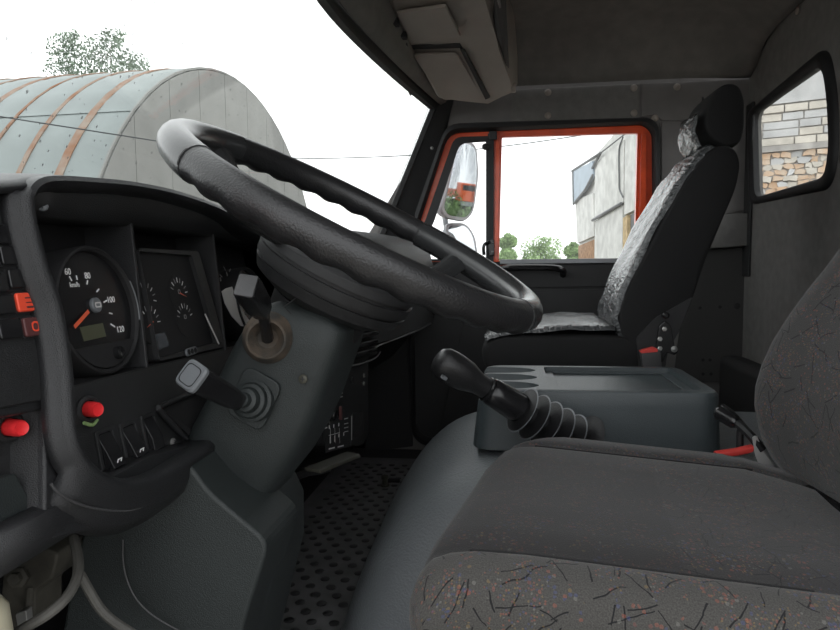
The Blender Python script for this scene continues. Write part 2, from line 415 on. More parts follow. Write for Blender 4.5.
mk(tube([at(688, 128, YS - .008) + V((.026 * math.cos(t), 0, .03 * math.sin(t))) for t in [k * .42 + 1 for k in range(12)]], .0025, 6), 'cable_loop', 'panel_dark', wr)
# ---- rear wall with its window
RW = [(752, 113), (826, 56), (833, 95), (835, 150), (829, 182), (754, 201)]
rw3 = round_poly([atx(a, b, XB) for a, b in RW], [.04, .05, .12, .12, .07, .05], 5)
outer = [V((XB, .30, 0)), V((XB, YS + .03, 0)), V((XB, YS + .03, zz(.80))), V((XB, .30, zz(.80)))]
wb = mk(holed(outer, [rw3]), 'wall_back', 'liner', smooth=0, solid=-.03); sobj(wb)
cen = sum(rw3, V()) / len(rw3)
def grow(loop, k, c=None):
    c = c or sum(loop, V()) / len(loop); return [p + (p - c).normalized() * k for p in loop]
w1 = thing('window_1', None, None, (0, 0, 0), kind='structure')
mk(loft([[p + V((.012, 0, 0)) for p in grow(rw3, -.022)], [p + V((-.006, 0, 0)) for p in grow(rw3, -.020)], [p + V((-.014, 0, 0)) for p in grow(rw3, -.004)],
         [p + V((-.013, 0, 0)) for p in grow(rw3, .016)], [p + V((-.004, 0, 0)) for p in grow(rw3, .027)], [p + V((.008, 0, 0)) for p in grow(rw3, .028)]], loop=True), 'rubber_seal', 'rubber', w1, smooth=50)
mk(prism([p + V((.002, 0, 0)) for p in grow(rw3, -.012)], (.005, 0, 0)), 'pane', 'glass', w1, smooth=0)
# upright lining seam and dark lower sleeve on the rear wall
mk(bx(XB - .010, XB, YS - .075, YS - .012, zz(-.05), zz(.55)), 'trim_1', 'panel_dark', bevel=.004, smooth=0); sobj(bpy.data.objects['trim_1'])
mk(bx(XB - .09, XB - .002, 1.15, YS - .03, .0, zz(-.33)), 'trim_2', 'panel_dark', bevel=.03, seg=3, smooth=0); sobj(bpy.data.objects['trim_2'])
# ---- pillar by the open driver's door and header above that door
sobj(mk(bx(.66, XB, .30, .36, 0, zz(.78)), 'wall_left', 'liner', smooth=0, bevel=.01))
sobj(mk(bx(-.84, -.50, .30, .36, 0, zz(.10)), 'trim_6', 'panel_dark', smooth=0, bevel=.01))
sobj(mk(loft([[V((x + dx, y, zz(z))) for dx, y in ((-.05, .32), (.03, .31), (.035, .37), (-.02, .40))] for x, z in ((-.56, 0), (-.43, .3), (-.31, ZT_), (-.27, .68))]), 'trim_7', 'rubber', smooth=40))
# the driver's door, swung wide open beside the camera
d2 = thing('door_2', None, None, (-.50, .31, 0), kind='structure')
DH = V((-.50, .30, 0)); DD = V((-.30, -.954, 0)).normalized(); DT = V((DD.y, -DD.x, 0))
def dp(u, z, o=0): return DH + DD * u + V((0, 0, z)) + DT * o
mk(prism([dp(.02, -.15), dp(.92, -.15), dp(.92, zz(.0)), dp(.02, zz(.0))], DT * .05), 'door_card', 'door_black', d2, smooth=0, bevel=.01)
fo_ = [dp(.02, zz(.0)), dp(.92, zz(.0)), dp(.92, zz(.50)), dp(.22, zz(.52))]; fi_ = [dp(.12, zz(.012)), dp(.86, zz(.012)), dp(.86, zz(.45)), dp(.25, zz(.47))]
mk(band(fo_, fi_, DT * .04), 'window_frame', 'red_paint', d2, smooth=0, bevel=.004)
mk(prism([p + DT * .02 for p in fi_], DT * .004), 'pane', 'glass', d2, smooth=0)
mk(tube([dp(.25, zz(-.05), -.002), dp(.27, zz(-.05), -.04), dp(.60, zz(-.05), -.04), dp(.62, zz(-.05), -.002)], .011, 8, 3), 'pull_handle', 'glossy_black', d2)
# ---- front wall below the windshield
sobj(mk(bx(-.84, -.80, .30, YS + .03, 0, zz(.08)), 'wall_front', 'panel_dark', smooth=0))
sobj(mk(bx(-.84, -.5, YS, YS + .03, 0, zz(.06)), 'trim_3', 'panel_dark', smooth=0))
# ---- windshield (curved, raked)
def wtop(Y): return -.275 - .134 * (1 - (math.sqrt((Y - 1.43) ** 2 + .02) / 1.03) ** 1.3)
ZT = .585
def wpt(Y, z, off=0): return V((wtop(Y) + .43 * (z - ZT) + off, Y, zz(z)))
YW = [.40 + (2.452 - .40) * k / 24 for k in range(25)]
w2 = thing('window_2', None, None, (0, 0, 0), kind='structure')
zs = [.02 + (ZT - .02) * k / 8 for k in range(9)]
mk(loft([[wpt(y, z) for y in YW] for z in zs], closed=False, cap=False), 'pane', 'wet_glass', w2, smooth=80, solid=.005)
prof = [(-.012, -.004), (-.006, .016), (.006, .018), (.012, .004), (.012, -.012), (-.006, -.014)]
mk(loft([[wpt(y, ZT + b, a) for y in YW] for a, b in prof] , closed=False, cap=False, loop=True), 'rubber_seal', 'rubber', w2, smooth=50)
mk(loft([[wpt(2.452 + b, z, a) for z in zs] for a, b in prof], closed=False, cap=False, loop=True), 'rubber_seal', 'rubber', w2, smooth=50)
# header trim between windshield and ceiling
hp = [(.012, .010), (.022, .004), (.036, .012), (.042, .030), (.034, .055), (.04, .085), (.05, .12)]
sobj(mk(loft([[wpt(min(y, 2.47), ZT + b, a) for y in YW] for a, b in hp], closed=False, cap=False), 'trim_4', 'ceil_liner', smooth=50, solid=.008))
# passenger A-pillar
pil = []
for z in [.66, .585, .5, .4, .3, .2, .1, 0, -.1]:
    a = wpt(2.455, z); b = at(447, 127, YS); sl = (at(417, 214, YS).x - b.x) / (at(417, 214, YS).z - b.z)
    xd = b.x + sl * (zz(z) - b.z) + .004
    if z > .53: xd = b.x + .0 + (z - .53) * .3
    if z < .2: xd = max(b.x + sl * (zz(.2) - b.z), -.41) - .0 * z
    a.x = min(a.x, xd - .03)
    pil.append([V((a.x + .008, 2.45, a.z)), V((a.x + .03, 2.462, a.z)), V((xd - .012, 2.478, a.z)), V((xd, 2.492, a.z)), V((xd, 2.53, a.z)), V((a.x, 2.53, a.z))])
tr = sobj(mk(loft(pil), 'trim_5', 'rubber', smooth=40))
screw(at(432, 148, 2.469), (.15, -1, 0), .006, 'screw', tr, 'dull_steel')
# ---- passenger door
d1 = thing('door_1', None, None, (0, 0, 0), kind='structure')
dl = grow(door3, 0)
mk(loft([[p + V((0, -.004, 0)) for p in grow(door3, .012)], [p + V((0, -.020, 0)) for p in grow(door3, .006)], [p + V((0, -.022, 0)) for p in grow(door3, -.010)],
         [p + V((0, -.008, 0)) for p in grow(door3, -.022)], [p + V((0, .02, 0)) for p in grow(door3, -.020)], [p + V((0, .02, 0)) for p in grow(door3, .010)]], loop=True), 'rubber_seal', 'rubber', d1, smooth=50)
YD = 2.515
OUT = [(448, 128), (640, 120.5), (656, 127), (657, 262), (404, 262), (417, 217)]
IN_ = [(454.5, 137.5), (489, 136.5), (489, 261), (405, 261), (425.5, 221)]
IN2 = [(502, 137), (637.5, 133), (634.5, 260.5), (499, 261.5)]
fo = round_poly([at(a, b, YD) for a, b in OUT], [.05, .05, .04, .001, .001, .02])
def P2(pts, r, Y=YD): return round_poly([at(a, b, Y) for a, b in pts], r)
mk(holed(fo, [P2(IN_, [.03, .004, .004, .004, .01]), P2(IN2, .006)]), 'window_frame', 'red_paint', d1, smooth=0, solid=-.022, bevel=.003)
# inner ridge of the rear post, pressed into the red frame
mk(prism(P2([(641, 134), (646, 136), (645, 262), (638, 262)], .004), (0, -.012, 0)), 'post_ridge', 'red_paint', d1, bevel=.004, smooth=0)
mk(prism(P2([(495.5, 134), (500, 134), (498.5, 262), (494, 262)], .003), (0, -.010, 0)), 'divider_post', 'red_paint', d1, bevel=.003, smooth=0)
vin = P2([(454.5, 137.5), (489, 136.5), (489, 261), (405, 261), (425.5, 221)], [.03, .004, .004, .004, .01], YD - .002)
vi2 = P2([(460, 143.5), (486, 142), (486, 259), (417, 259), (434.5, 221)], [.03, .004, .004, .004, .01], YD - .002)
mk(band(vin, vi2, (0, -.012, 0)), 'vent_seal', 'rubber', d1, bevel=.003, smooth=0)
mk(prism(P2([(488, 134), (494, 134), (493.5, 262), (488, 262)], .002, YD - .004), (0, -.012, 0)), 'divider_rubber', 'rubber', d1, bevel=.003, smooth=0)
mk(prism(P2([(463, 145), (484, 144.5), (484.5, 259), (420, 259), (438.5, 221)], .004, YD + .004), (0, .004, 0)), 'vent_pane', 'glass', d1, smooth=0)
mk(prism(P2(IN2, .004, YD + .008), (0, .004, 0)), 'pane', 'glass', d1, smooth=0)
lt = mk(prism(P2([(487.5, 240), (494, 239), (494.5, 255), (489, 256)], .004, YD - .016), (0, -.010, 0)), 'vent_latch', 'glossy_black', d1, bevel=.002, smooth=0)
mk(tube([at(490, 242, YD - .03), at(485, 244, YD - .036), at(483.5, 248, YD - .036), at(484, 255, YD - .034)], .0065, 8, 3), 'latch_lever', 'glossy_black', lt)
for py in (243, 252): screw(at(492.5, py, YD - .027), (0, -1, 0), .004, 'screw', lt, 'dull_steel')
mk(prism(P2([(489, 131), (497, 131), (497, 140), (489, 140)], .003, YD - .022), (0, -.006, 0)), 'hinge_plate', 'glossy_black', d1, bevel=.002, smooth=0)
mk(lathe(at(485.5, 147, YD - .02), (0, -1, 0), [(-.02, .006), (-.004, .0075), (0, .012), (.008, .013), (.014, .009), (.016, .0005)], 14), 'vent_stop', 'rubber', d1)
# inner door card
dc = mk(prism(P2([(405, 262), (652, 260.5), (655, 440), (424, 441), (414, 430), (410, 320)], [.004, .004, .03, .03, .03, .01], YD), (0, .035, 0)), 'door_card', 'door_black', d1, bevel=.006, smooth=0)
mk(prism(P2([(470, 267), (640, 264), (640, 286), (470, 289)], .01, YD), (0, -.006, 0)), 'upper_pad', 'door_black', dc, bevel=.004, smooth=0)
mk(prism(P2([(470, 291), (640, 288), (640, 425), (440, 428)], .02, YD), (0, -.006, 0)), 'lower_pad', 'door_black', dc, bevel=.004, smooth=0)
mk(prism(P2([(500, 259.5), (640, 258), (640, 262.5), (500, 264)], .002, YD), (0, -.014, 0)), 'window_sill', 'mirror_frame', d1, bevel=.003, smooth=0)
hb = MB().add(tube([at(a, b, y) for a, b, y in ((500, 269, YD - .004), (503, 268, YD - .035), (515, 267.5, YD - .05), (545, 267.5, YD - .05), (558, 268.5, YD - .045), (563, 271, YD - .03), (563, 275, YD - .004))], .0125, 10, 4))
hb.build('pull_handle', 'glossy_black', d1)
mk(tube([at(a, b, YS - .012) for a, b in ((413, 335), (412.5, 380), (412.5, 420), (414, 434), (421, 441), (432, 443), (460, 444))], .0035, 6, 4), 'edge_bead', 'pedal', d1)
wpanel([(366, 290), (411, 290), (413, 446), (366, 452)], 'dark_wall_sheet', 'panel_dark', .006, wr, .004)  # dark sheet added over the grey wall to blacken this part
# ================================================================== floor mat
fm = thing('floor_mat', 'black rubber floor mat with rows of round studs', 'floor mat', (-.2, 1.4, .001))
mk(bx(-.62, .06, .62, 2.36, .0005, .006), 'sheet', 'mat_rubber', fm, smooth=0, bevel=.002)
base = mk(lathe((0, 0, 0), (0, 0, 1), [(-.001, .0108), (.0014, .0108), (.0024, .009), (.0025, .0002)], 10), 'stud', 'stud_rubber', None)
sm = base.data; bpy.data.objects.remove(base)
cnt = 0; rows = []
for i in range(60):
    for j in range(40):
        y = 1.12 + i * .036; x = -.56 + j * .047 + (i % 2) * .0235
        if y > 2.30: continue
        # keep those that the shroud, cover and dash leave in sight
        q = C3.transposed() @ (V((x, y, 0)) - C0); px = 420 + F * q.x / -q.z; py = 315 - F * q.y / -q.z
        xl = 300 + (470 - py) * .55; xr = 415 - (py - 450) * .46
        if px > xl - 22 and px < xr + 12 and py < 640 and x < .03: rows.append((x, y))
for x, y in rows[:300]:
    o = bpy.data.objects.new('stud', sm); COL.objects.link(o); o.parent = fm; o.location = V((x, y, .006)) - fm.location
print('studs', len(rows))
# ================================================================== DASHBOARD
dash = thing('dashboard', 'black plastic truck dashboard with hooded gauges and rows of switches', 'dashboard', (-.5, 1.2, 0))
CR = [(300, 250), (252, 227), (230, 214), (205, 203), (170, 192), (130, 184.5), (90, 181), (60, 179.5), (44, 181), (34, 187), (29.5, 197), (30, 212), (34, 234), (41.5, 261), (50, 286), (57, 306), (63, 337),
      (67.5, 370), (69.5, 400), (71, 425), (76, 447), (88, 467), (108, 482), (134, 487), (160, 480), (186, 464), (215, 444)]
cr3 = catmull([atd(a, b, -.405) for a, b in CR], 3)
ctr = atd(150, 330, -.405)
rp = [(-.0125, -.016), (-.011, -.0085), (-.005, -.0055), (-.003, -.003), (-.001, -.0005), (.001, 0), (.003, -.002), (.005, -.007), (.006, -.014), (.007, -.03), (.007, -.06)]
rings = []
for i, p in enumerate(cr3):
    t = (cr3[min(i + 1, len(cr3) - 1)] - cr3[max(i - 1, 0)]).normalized(); ins = NRM.cross(t).normalized()
    if ins.dot(ctr - p) < 0: ins = -ins
    k = 1 if ins.z > -.5 else .12
    if ins.z > .5: rp_ = [(-.040, -.030), (-.030, -.014), (-.016, -.005), (-.005, -.0025)] + rp[4:]
    else: rp_ = rp
    if len(rp_) < len(rp): rp_ = rp_[:1] + rp_
    rings.append([p + ins * (a * k if a < 0 else a) + NRM * b for a, b in rp_])
mk(loft(rings, closed=False, cap=False), 'cluster_surround', 'dash_soft', dash, smooth=60, solid=.004)
# top of the hood back to the windshield
HL = [(330, 262), (300, 250), (252, 227), (230, 214), (205, 203), (170, 192), (130, 184.5), (90, 181), (60, 179.5), (40, 181), (24, 183.5), (-40, 188), (-110, 196)]
hl = catmull([atd(a, b, -.405) for a, b in HL], 2)
rows_ = []
for p in hl:
    zc = p.z
    rows_.append([p + V((-.002, 0, -.002)), p + V((-.012, 0, .0035)), p + V((-.03, 0, .0065)), p + V((-.07, 0, .008)), p + V((-.14, 0, .002)), V((-.66, p.y, zc - .03)), V((-.80, p.y, zc - .06))])
mk(loft(rows_, closed=False, cap=False), 'hood', 'dash_soft', dash, smooth=70, solid=.006)
# inside of the hood down to the ledge, and the ledge
pairs = [((34, 191), (34, 215)), ((60, 183), (60, 217)), ((90, 185), (90, 220)), ((130, 188), (131, 224)), ((170, 195), (170, 229)), ((205, 206), (205, 234)), ((252, 230), (250, 242)), ((300, 253), (300, 254))]
mk(loft([[atd(*a, -.412), atd(*b, -.440), atd(*b, -.440) + V((-.004, 0, -.002)), atd(*b, -.440) + V((-.10, 0, -.004))] for a, b in pairs], closed=False, cap=False), 'hood_lining', 'dash_black', dash, smooth=50, solid=.003)
mk(prism(round_poly([atd(a, b, -.500) for a, b in [(20, 205), (310, 235), (310, 345), (20, 400)]], .002), NRM * -.01), 'bay_back', 'recess_black', dash, smooth=0)
for top, bot in (((131, 223), (147, 368)), ((213, 234), (226, 351))):
    a, b = atd(*top, -.438), atd(*bot, -.438)
    mk(prism([a, b, b + V((-.075, 0, 0)), a + V((-.075, 0, 0))], (0, .005, 0)), 'bay_partition', 'dash_soft', dash, bevel=.0015, smooth=0)
# lower inner panel with its switches
ip = [(60, 389), (152, 366), (238, 346), (300, 330), (300, 420), (215, 452), (185, 470), (150, 486), (112, 488), (86, 474), (70, 450), (62, 420)]
pnl = mk(prism([atd(a, b, -.440) for a, b in ip], NRM * -.008), 'switch_pod', 'dash_black', dash, smooth=0, bevel=.002)
mk(prism([atd(a, b, -.440) for a, b in [(60, 389), (152, 366), (238, 346), (300, 330)]] + [atd(a, b, -.440) + V((-.08, 0, 0)) for a, b in [(300, 330), (238, 346), (152, 366), (60, 389)]], (0, 0, -.003)), 'bay_floor', 'recess_black', dash, smooth=0)
UY = V((0, 1, 0))
def rocker(px, py, wd, ht, b, tilt, icon):
    c = atd(px, py, b)
    o = mk(band(rrect(c, UY, UPD, wd + .010, ht + .010, .003), rrect(c, UY, UPD, wd + .001, ht + .001, .003), NRM * .003), 'rocker_switch', 'dash_black', dash, smooth=0, bevel=.0008)
    mk(prism(rrect(c - NRM * .004, UY, UPD, wd + .002, ht + .002, .001), NRM * .002), 'well', 'recess_black', o, smooth=0)
    # a wedge-shaped key, bent in the middle
    k = [(-ht / 2, .000 if tilt > 0 else .009), (-ht * .12, .011 if tilt > 0 else .009), (ht / 2, .003 if tilt > 0 else .001)]
    if tilt > 0: k = [(-ht / 2, .002), (-ht / 2 + .004, .013), (0.0, .008), (ht / 2, .0005)]
    vs = [c - UY * wd / 2 + UPD * a + NRM * d for a, d in k] + [c - UY * wd / 2 + UPD * ht / 2 - NRM * .004, c - UY * wd / 2 - UPD * ht / 2 - NRM * .004]
    mk(prism(vs, UY * wd), 'key', 'glossy_black', o, smooth=0, bevel=.0008)
    if icon:
        q = c - UPD * ht * .28 + NRM * .0115
        mk(band(rrect(q, UY, UPD + NRM * .4, wd * .35, wd * .3, .001), rrect(q, UY, UPD + NRM * .4, wd * .2, wd * .16, .001), NRM * .0006), 'icon', 'white_print', o, smooth=0)
rocker(107, 452, .022, .040, -.440, 1, True); rocker(130, 443, .022, .038, -.440, 1, True); rocker(150, 434, .021, .038, -.440, -1, False)
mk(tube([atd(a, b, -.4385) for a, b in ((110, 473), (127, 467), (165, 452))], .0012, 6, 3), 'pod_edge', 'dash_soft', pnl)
def push_button(px, py, b, r, ln, m, name):
    c = atd(px, py, b); ax = V((1, -.35, .05))
    col = mk(lathe(c, ax, [(-.004, r * 1.75), (.003, r * 1.75), (.005, r * 1.45), (.004, r * 1.15), (-.002, r * 1.1)], 24), name, 'recess_black', dash)
    mk(lathe(c, ax, [(-.002, r), (ln * .55, r), (ln * .85, r * .96), (ln, r * .8), (ln * .97, r * .6), (ln * .95, .0003)], 24), 'button_cap', m, col, label='bright red push button cap'); return col
push_button(87.5, 409, -.438, .0078, .016, 'red_button', 'push_button')
mk(tube([atd(*q, -.436) for q in ((84, 423), (92, 425), (97, 420))], .002, 6, 3), 'warning_wire', 'leaf_green', dash)
screw(atd(173.5, 442.5, -.4385), NRM, .0055, 'screw', dash, 'dull_steel')
# open cubby between pod and steering column
mk(loft([[atd(a, b, -.437) for a, b in ((158, 408), (205, 388), (235, 372), (240, 380), (216, 440), (190, 436))],
         [atd(a, b, -.434) for a, b in ((164, 409), (205, 392), (232, 378), (236, 382), (212, 434), (193, 431))],
         [atd(a, b, -.520) for a, b in ((164, 409), (205, 392), (232, 378), (236, 382), (212, 434), (193, 431))]]), 'cubby', 'recess_black', dash, smooth=0)
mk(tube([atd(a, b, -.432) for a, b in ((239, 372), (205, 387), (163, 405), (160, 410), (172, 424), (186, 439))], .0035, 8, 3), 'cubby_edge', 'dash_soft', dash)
# ---- outer panel by the driver's door
up = [(-110, 192), (14, 184), (31, 192), (40, 225), (57, 290), (73, 350), (74, 404), (-110, 440)]
mk(prism([atd(a, b, -.424) for a, b in up], NRM * -.01), 'outer_panel', 'dash_soft', dash, smooth=0, bevel=.004)
mk(prism(round_poly([atd(a, b, -.424) for a, b in [(45, 402), (74, 402), (78, 445), (95, 478), (125, 495), (125, 520), (52, 540), (45, 530)]], .004), NRM * -.01), 'outer_panel', 'dash_soft', dash, smooth=0, bevel=.003)
mk(prism(round_poly([atd(a, b, -.420) for a, b in [(-60, 203), (1, 200), (26, 268), (44, 325), (54, 372), (53, 398), (-60, 420)]], .004), NRM * -.006), 'switch_plate', 'dash_black', dash, smooth=0, bevel=.0015)
for px, py, m in ((1, 235, 'glossy_black'), (9, 256, 'glossy_black'), (17, 279, 'glossy_black'), (24.5, 302.5, 'orange_button'), (31.5, 327, 'darkred_button'),
                  (-23, 239, 'glossy_black'), (-15, 260, 'glossy_black'), (-7, 283, 'glossy_black'), (0.5, 305, 'glossy_black'), (7.5, 329, 'glossy_black')):
    c = atd(px, py, -.4195)
    o = mk(prism(rrect(c, UY, UPD, .0275, .0195, .003), NRM * .0012), 'button_switch', 'recess_black', dash, smooth=0)
    mk(prism(rrect(c, UY, UPD, .0245, .0165, .003), NRM * .004), 'button_cap', m, o, smooth=0, bevel=.0015)
    if m == 'orange_button':
        for s, hh in ((.0035, .0012), (-.0005, .0008), (-.0045, .0016)):
            mk(prism(rrect(c + NRM * .0041 + UPD * s + UY * .001, UY, UPD, .009, hh, .0003), NRM * .0002), 'icon', 'darkred_button', o, smooth=0)
    if m == 'darkred_button':
        mk(band(rrect(c + NRM * .0041, UY, UPD, .009, .009, .004), rrect(c + NRM * .0041, UY, UPD, .006, .006, .003), NRM * .0002), 'icon', 'orange_button', o, smooth=0)
# recess with a red button and a small pocket below it
mk(prism([atd(a, b, -.455) for a, b in [(-110, 415), (52, 396), (52, 545), (-110, 575)]], NRM * -.008), 'recess_back', 'dash_black', dash, smooth=0)
e1, e2 = atd(46, 400, -.424), atd(46, 540, -.424)
mk(prism([e1, e2, e2 + V((-.045, -.006, 0)), e1 + V((-.045, -.006, 0))], (0, .006, 0)), 'recess_side', 'dash_black', dash, smooth=0, bevel=.003)
push_button(8, 427, -.452, .0075, .020, 'red_button', 'push_button')
mk(prism([atd(a, b, -.452) for a, b in [(-60, 492), (4, 474), (31, 522), (34, 548), (-60, 575)]], NRM * .012), 'pocket', 'shroud', dash, smooth=0, bevel=.003)
# lower fascia, rolled under
lf = []
for y in [.42, .5, .57, .66, .74, .82, .90, .98, 1.08, 1.25]:
    z1 = -.205 if y < .7 else -.205 - .03 * min(1, (y - .7) / .1)
    zb = -.245 - .045 * max(0, min(1, (y - .57) / .2)) + .10 * max(0, min(1, (y - .84) / .25))
    z1 = max(z1, zb + .03) if y > .86 else z1
    z1 = max(z1, zb + .012)
    x0 = -.424 - LEAN * z1
    lf.append([V((x0 - .012, y, zz(z1 + .004))), V((x0 + .002, y, zz(z1))), V((x0 + .006, y, zz((z1 * .6 + zb * .4)))), V((x0 - .002, y, zz(zb + .006))), V((x0 - .02, y, zz(zb))), V((x0 - .10, y, zz(zb + .004))), V((x0 - .30, y, zz(zb + .02)))])
mk(loft(lf, closed=False, cap=False), 'lower_fascia', 'dash_soft', dash, smooth=60, solid=.005)
mk(tube([atd(a, b, -.4100) for a, b in ((51, 484), (58, 492), (72, 501), (95, 508.5), (125, 511), (140, 508))], .0013, 6, 4), 'fascia_highlight', 'stalk_grey', dash)  # highlight along the step edge, drawn as a lighter thread
screw(atd(86, 490, -.413), NRM, .0072, 'screw', dash, 'pale_metal')
screw(atd(42.5, 206, -.430), (.5, -.8, .2), .005, 'screw', dash, 'cap_grey')
# ---- speedometer
GB = -.450
def disc(px, py, b, r, name, m, parent, t=.003): return mk(lathe(atd(px, py, b), NRM, [(-.004, r), (t, r), (t + .0001, .0003)], 48), name, m, parent)
sp = mk(lathe(atd(93, 311, GB), NRM, [(-.03, .070), (.006, .070), (.010, .0685), (.011, .0665), (.008, .064), (.002, .0635), (.0021, .0003)], 56), 'speedometer', 'recess_black', dash)
disc(93, 311, GB, .063, 'dial', 'glossy_black', sp, .0035)
def gp(px, py, h=.004): return atd(px, py, GB) + NRM * h
def gtick(p1, p2, wd, parent, m='white_print', name='tick', h=.0042):
    a, b = gp(*p1, h), gp(*p2, h); d = (b - a).normalized(); s = NRM.cross(d) * wd / 2
    mk(prism([a - s, b - s, b + s, a + s], NRM * .0003), name, m, parent, smooth=0)
for p1, p2 in (((65.5, 277), (68, 281.5)), ((72.5, 276), (73.5, 280.5)), ((84, 281), (83.2, 285)), ((95.5, 289.5), (93, 292.5)), ((103.5, 301), (100, 303)), ((109, 314.5), (105.5, 313.5)), ((111.5, 327.5), (107, 324.5))):
    gtick(p1, p2, .0016, sp)
for s, p in (('60', (64, 272.5)), ('80', (84, 276.5)), ('100', (107.5, 300.5)), ('120', (117, 330))):
    text(s, .0098, gp(*p, .0042), UY, UPD, 'numeral', 'white_print', sp)
text('km/h', .0075, gp(71, 285.5, .0042), UY, UPD, 'numeral', 'white_print', sp)
gtick((69, 328), (83.5, 312), .0042, sp, 'needle_red', 'needle', .006)
hub = mk(lathe(gp(91, 306, .004), NRM, [(0, .0082), (.003, .0082), (.004, .0072), (.0042, .0003)], 24), 'needle_hub', 'cap_grey', sp)
mk(band(rrect(gp(91, 306, .0084), UY, UPD, .010, .006, .002), rrect(gp(91, 306, .0084), UY, UPD, .007, .003, .001), NRM * .0003), 'emblem', 'pale_metal', hub, smooth=0)
mk(prism([gp(a, b, .0038) for a, b in [(76, 328), (99, 323.5), (102.5, 337), (80.5, 342)]], NRM * .0008), 'display', 'lcd', sp, smooth=0)
cc = atd(93, 311, GB); lcpt = []
ang0 = -.52
lcpt = [cc + NRM * .004 + .063 * (math.cos(t) * UY + math.sin(t) * UPD) for t in [(-math.pi + .62) + k * (math.pi - 1.24) / 16 for k in range(17)]]
mk(prism(lcpt, NRM * .005), 'lower_cover', 'recess_black', sp, smooth=0, bevel=.001)
mk(lathe(gp(109.5, 354, .009), NRM, [(0, .007), (.006, .0065), (.007, .005), (.006, .003), (.0061, .0002)], 18), 'reset_knob', 'glossy_black', sp)
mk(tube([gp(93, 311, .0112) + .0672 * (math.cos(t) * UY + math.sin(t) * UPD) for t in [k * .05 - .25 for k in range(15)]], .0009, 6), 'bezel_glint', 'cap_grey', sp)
# ---- centre cluster with four small gauges
q4 = [(134, 249), (195, 252), (222, 347), (155, 362)]
gc = mk(prism(round_poly([atd(a, b, GB + .004) for a, b in q4], .006), NRM * -.01), 'gauge_panel', 'recess_black', dash, smooth=0, bevel=.001)
qi = round_poly([atd(a, b, GB + .0045) for a, b in [(134.5, 252), (188, 256), (213, 343), (155.5, 359)]], .004); qo = round_poly([atd(a, b, GB + .0045) for a, b in q4], .006)
mk(band(qo, qi, NRM * .006), 'panel_bezel', 'dash_soft', gc, smooth=0, bevel=.001)
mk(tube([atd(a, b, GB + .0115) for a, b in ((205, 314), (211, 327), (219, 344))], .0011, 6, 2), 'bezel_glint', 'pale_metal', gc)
def gp2(px, py): return atd(px, py, GB + .0045)
def small_gauge(px, py, a0, a1, n, needle, sc=1):
    c = gp2(px, py)
    mt = MB()
    g = mk(lathe(c, NRM, [(-.003, .021 * sc), (.0006, .021 * sc), (.0007, .0002)], 28), 'small_gauge', 'recess_black', gc)
    for k in range(n):
        t = math.radians(a0 + (a1 - a0) * k / (n - 1)); d = math.cos(t) * UY + math.sin(t) * UPD; s = NRM.cross(d) * .0006
        a, b = c + d * .013 * sc + NRM * .0008, c + d * .0185 * sc + NRM * .0008
        mk(prism([a - s, b - s, b + s, a + s], NRM * .0003), 'tick', 'white_print' if k % 2 == 0 else 'grey_print', g, smooth=0)
    if needle is not None:
        t = math.radians(needle); d = math.cos(t) * UY + math.sin(t) * UPD; s = NRM.cross(d) * .0008
        mk(prism([c - d * .003 - s + NRM * .003, c + d * .012 * sc + NRM * .003, c - d * .003 + s + NRM * .003], NRM * .0004), 'needle', 'needle_red', g, smooth=0)
    mk(band(rrect(c + NRM * .0008 + UPD * .003, UY, UPD, .006, .006, .002), rrect(c + NRM * .0008 + UPD * .003, UY, UPD, .004, .004, .001), NRM * .0003), 'icon', 'grey_print', g, smooth=0)
small_gauge(146, 299, -10, 110, 6, None, 1.15); small_gauge(179, 294, 5, 155, 8, -20, 1.2); small_gauge(150, 323, 0, 130, 7, 200, 1.2); small_gauge(185, 319, 15, 165, 8, None, 1.15)
mk(prism([gp2(a, b) for a, b in [(151, 336), (164, 332), (169, 346), (155, 351)]], NRM * .0008), 'display', 'lcd_blue', gc, smooth=0)
cap = mk(prism(rrect(atd(190, 351.5, GB + .010), UY * 1.0 + UPD * .02, UPD, .030, .0105, .005), NRM * .003), 'warning_lamps', 'cap_grey', gc, smooth=0, bevel=.001)
for k in (-1, 0, 1):
    mk(lathe(atd(190, 351.5, GB + .010) + UY * k * .0088 + NRM * .003, NRM, [(0, .0036), (.0006, .0036), (.0007, .0002)], 14), 'lamp_lens', 'recess_black', cap)
# ---- right round gauge
rg = mk(lathe(atd(247, 303, GB), NRM, [(-.03, .061), (.006, .061), (.010, .0595), (.011, .0575), (.008, .056), (.002, .0555), (.0021, .0003)], 48), 'tachometer', 'recess_black', dash)
disc(247, 303, GB, .055, 'dial', 'glossy_black', rg, .0035)
cc = atd(247, 303, GB) + NRM * .006
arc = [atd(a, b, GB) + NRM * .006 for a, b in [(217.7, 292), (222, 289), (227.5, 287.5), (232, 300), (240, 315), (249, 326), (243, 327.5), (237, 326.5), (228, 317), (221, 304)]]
_a = [cc + .0555 * (math.cos(t) * UY + math.sin(t) * UPD) for t in [math.pi * (.95 + .50 * k / 14) for k in range(15)]]
_a += [cc + .036 * (math.cos(t) * UY + math.sin(t) * UPD) - UPD * .004 for t in [math.pi * (1.42 - .44 * k / 10) for k in range(11)]]
mk(prism(arc, NRM * .002), 'sky_reflection', 'pale_metal', rg, smooth=0, label='sky reflection on the gauge lens, modelled as a pale crescent')  # sky reflection on the lens, built as a solid pale crescent
for s, p in (('5', (224.5, 274.5)), ('0', (218, 280))):
    text(s, .009, gp(*p, .0042), UY, UPD, 'numeral', 'grey_print', rg)
for p1, p2 in (((221, 267), (223, 271)), ((228, 269), (227, 272)), ((217, 275), (219.5, 277.5))): gtick(p1, p2, .0013, rg, 'grey_print')
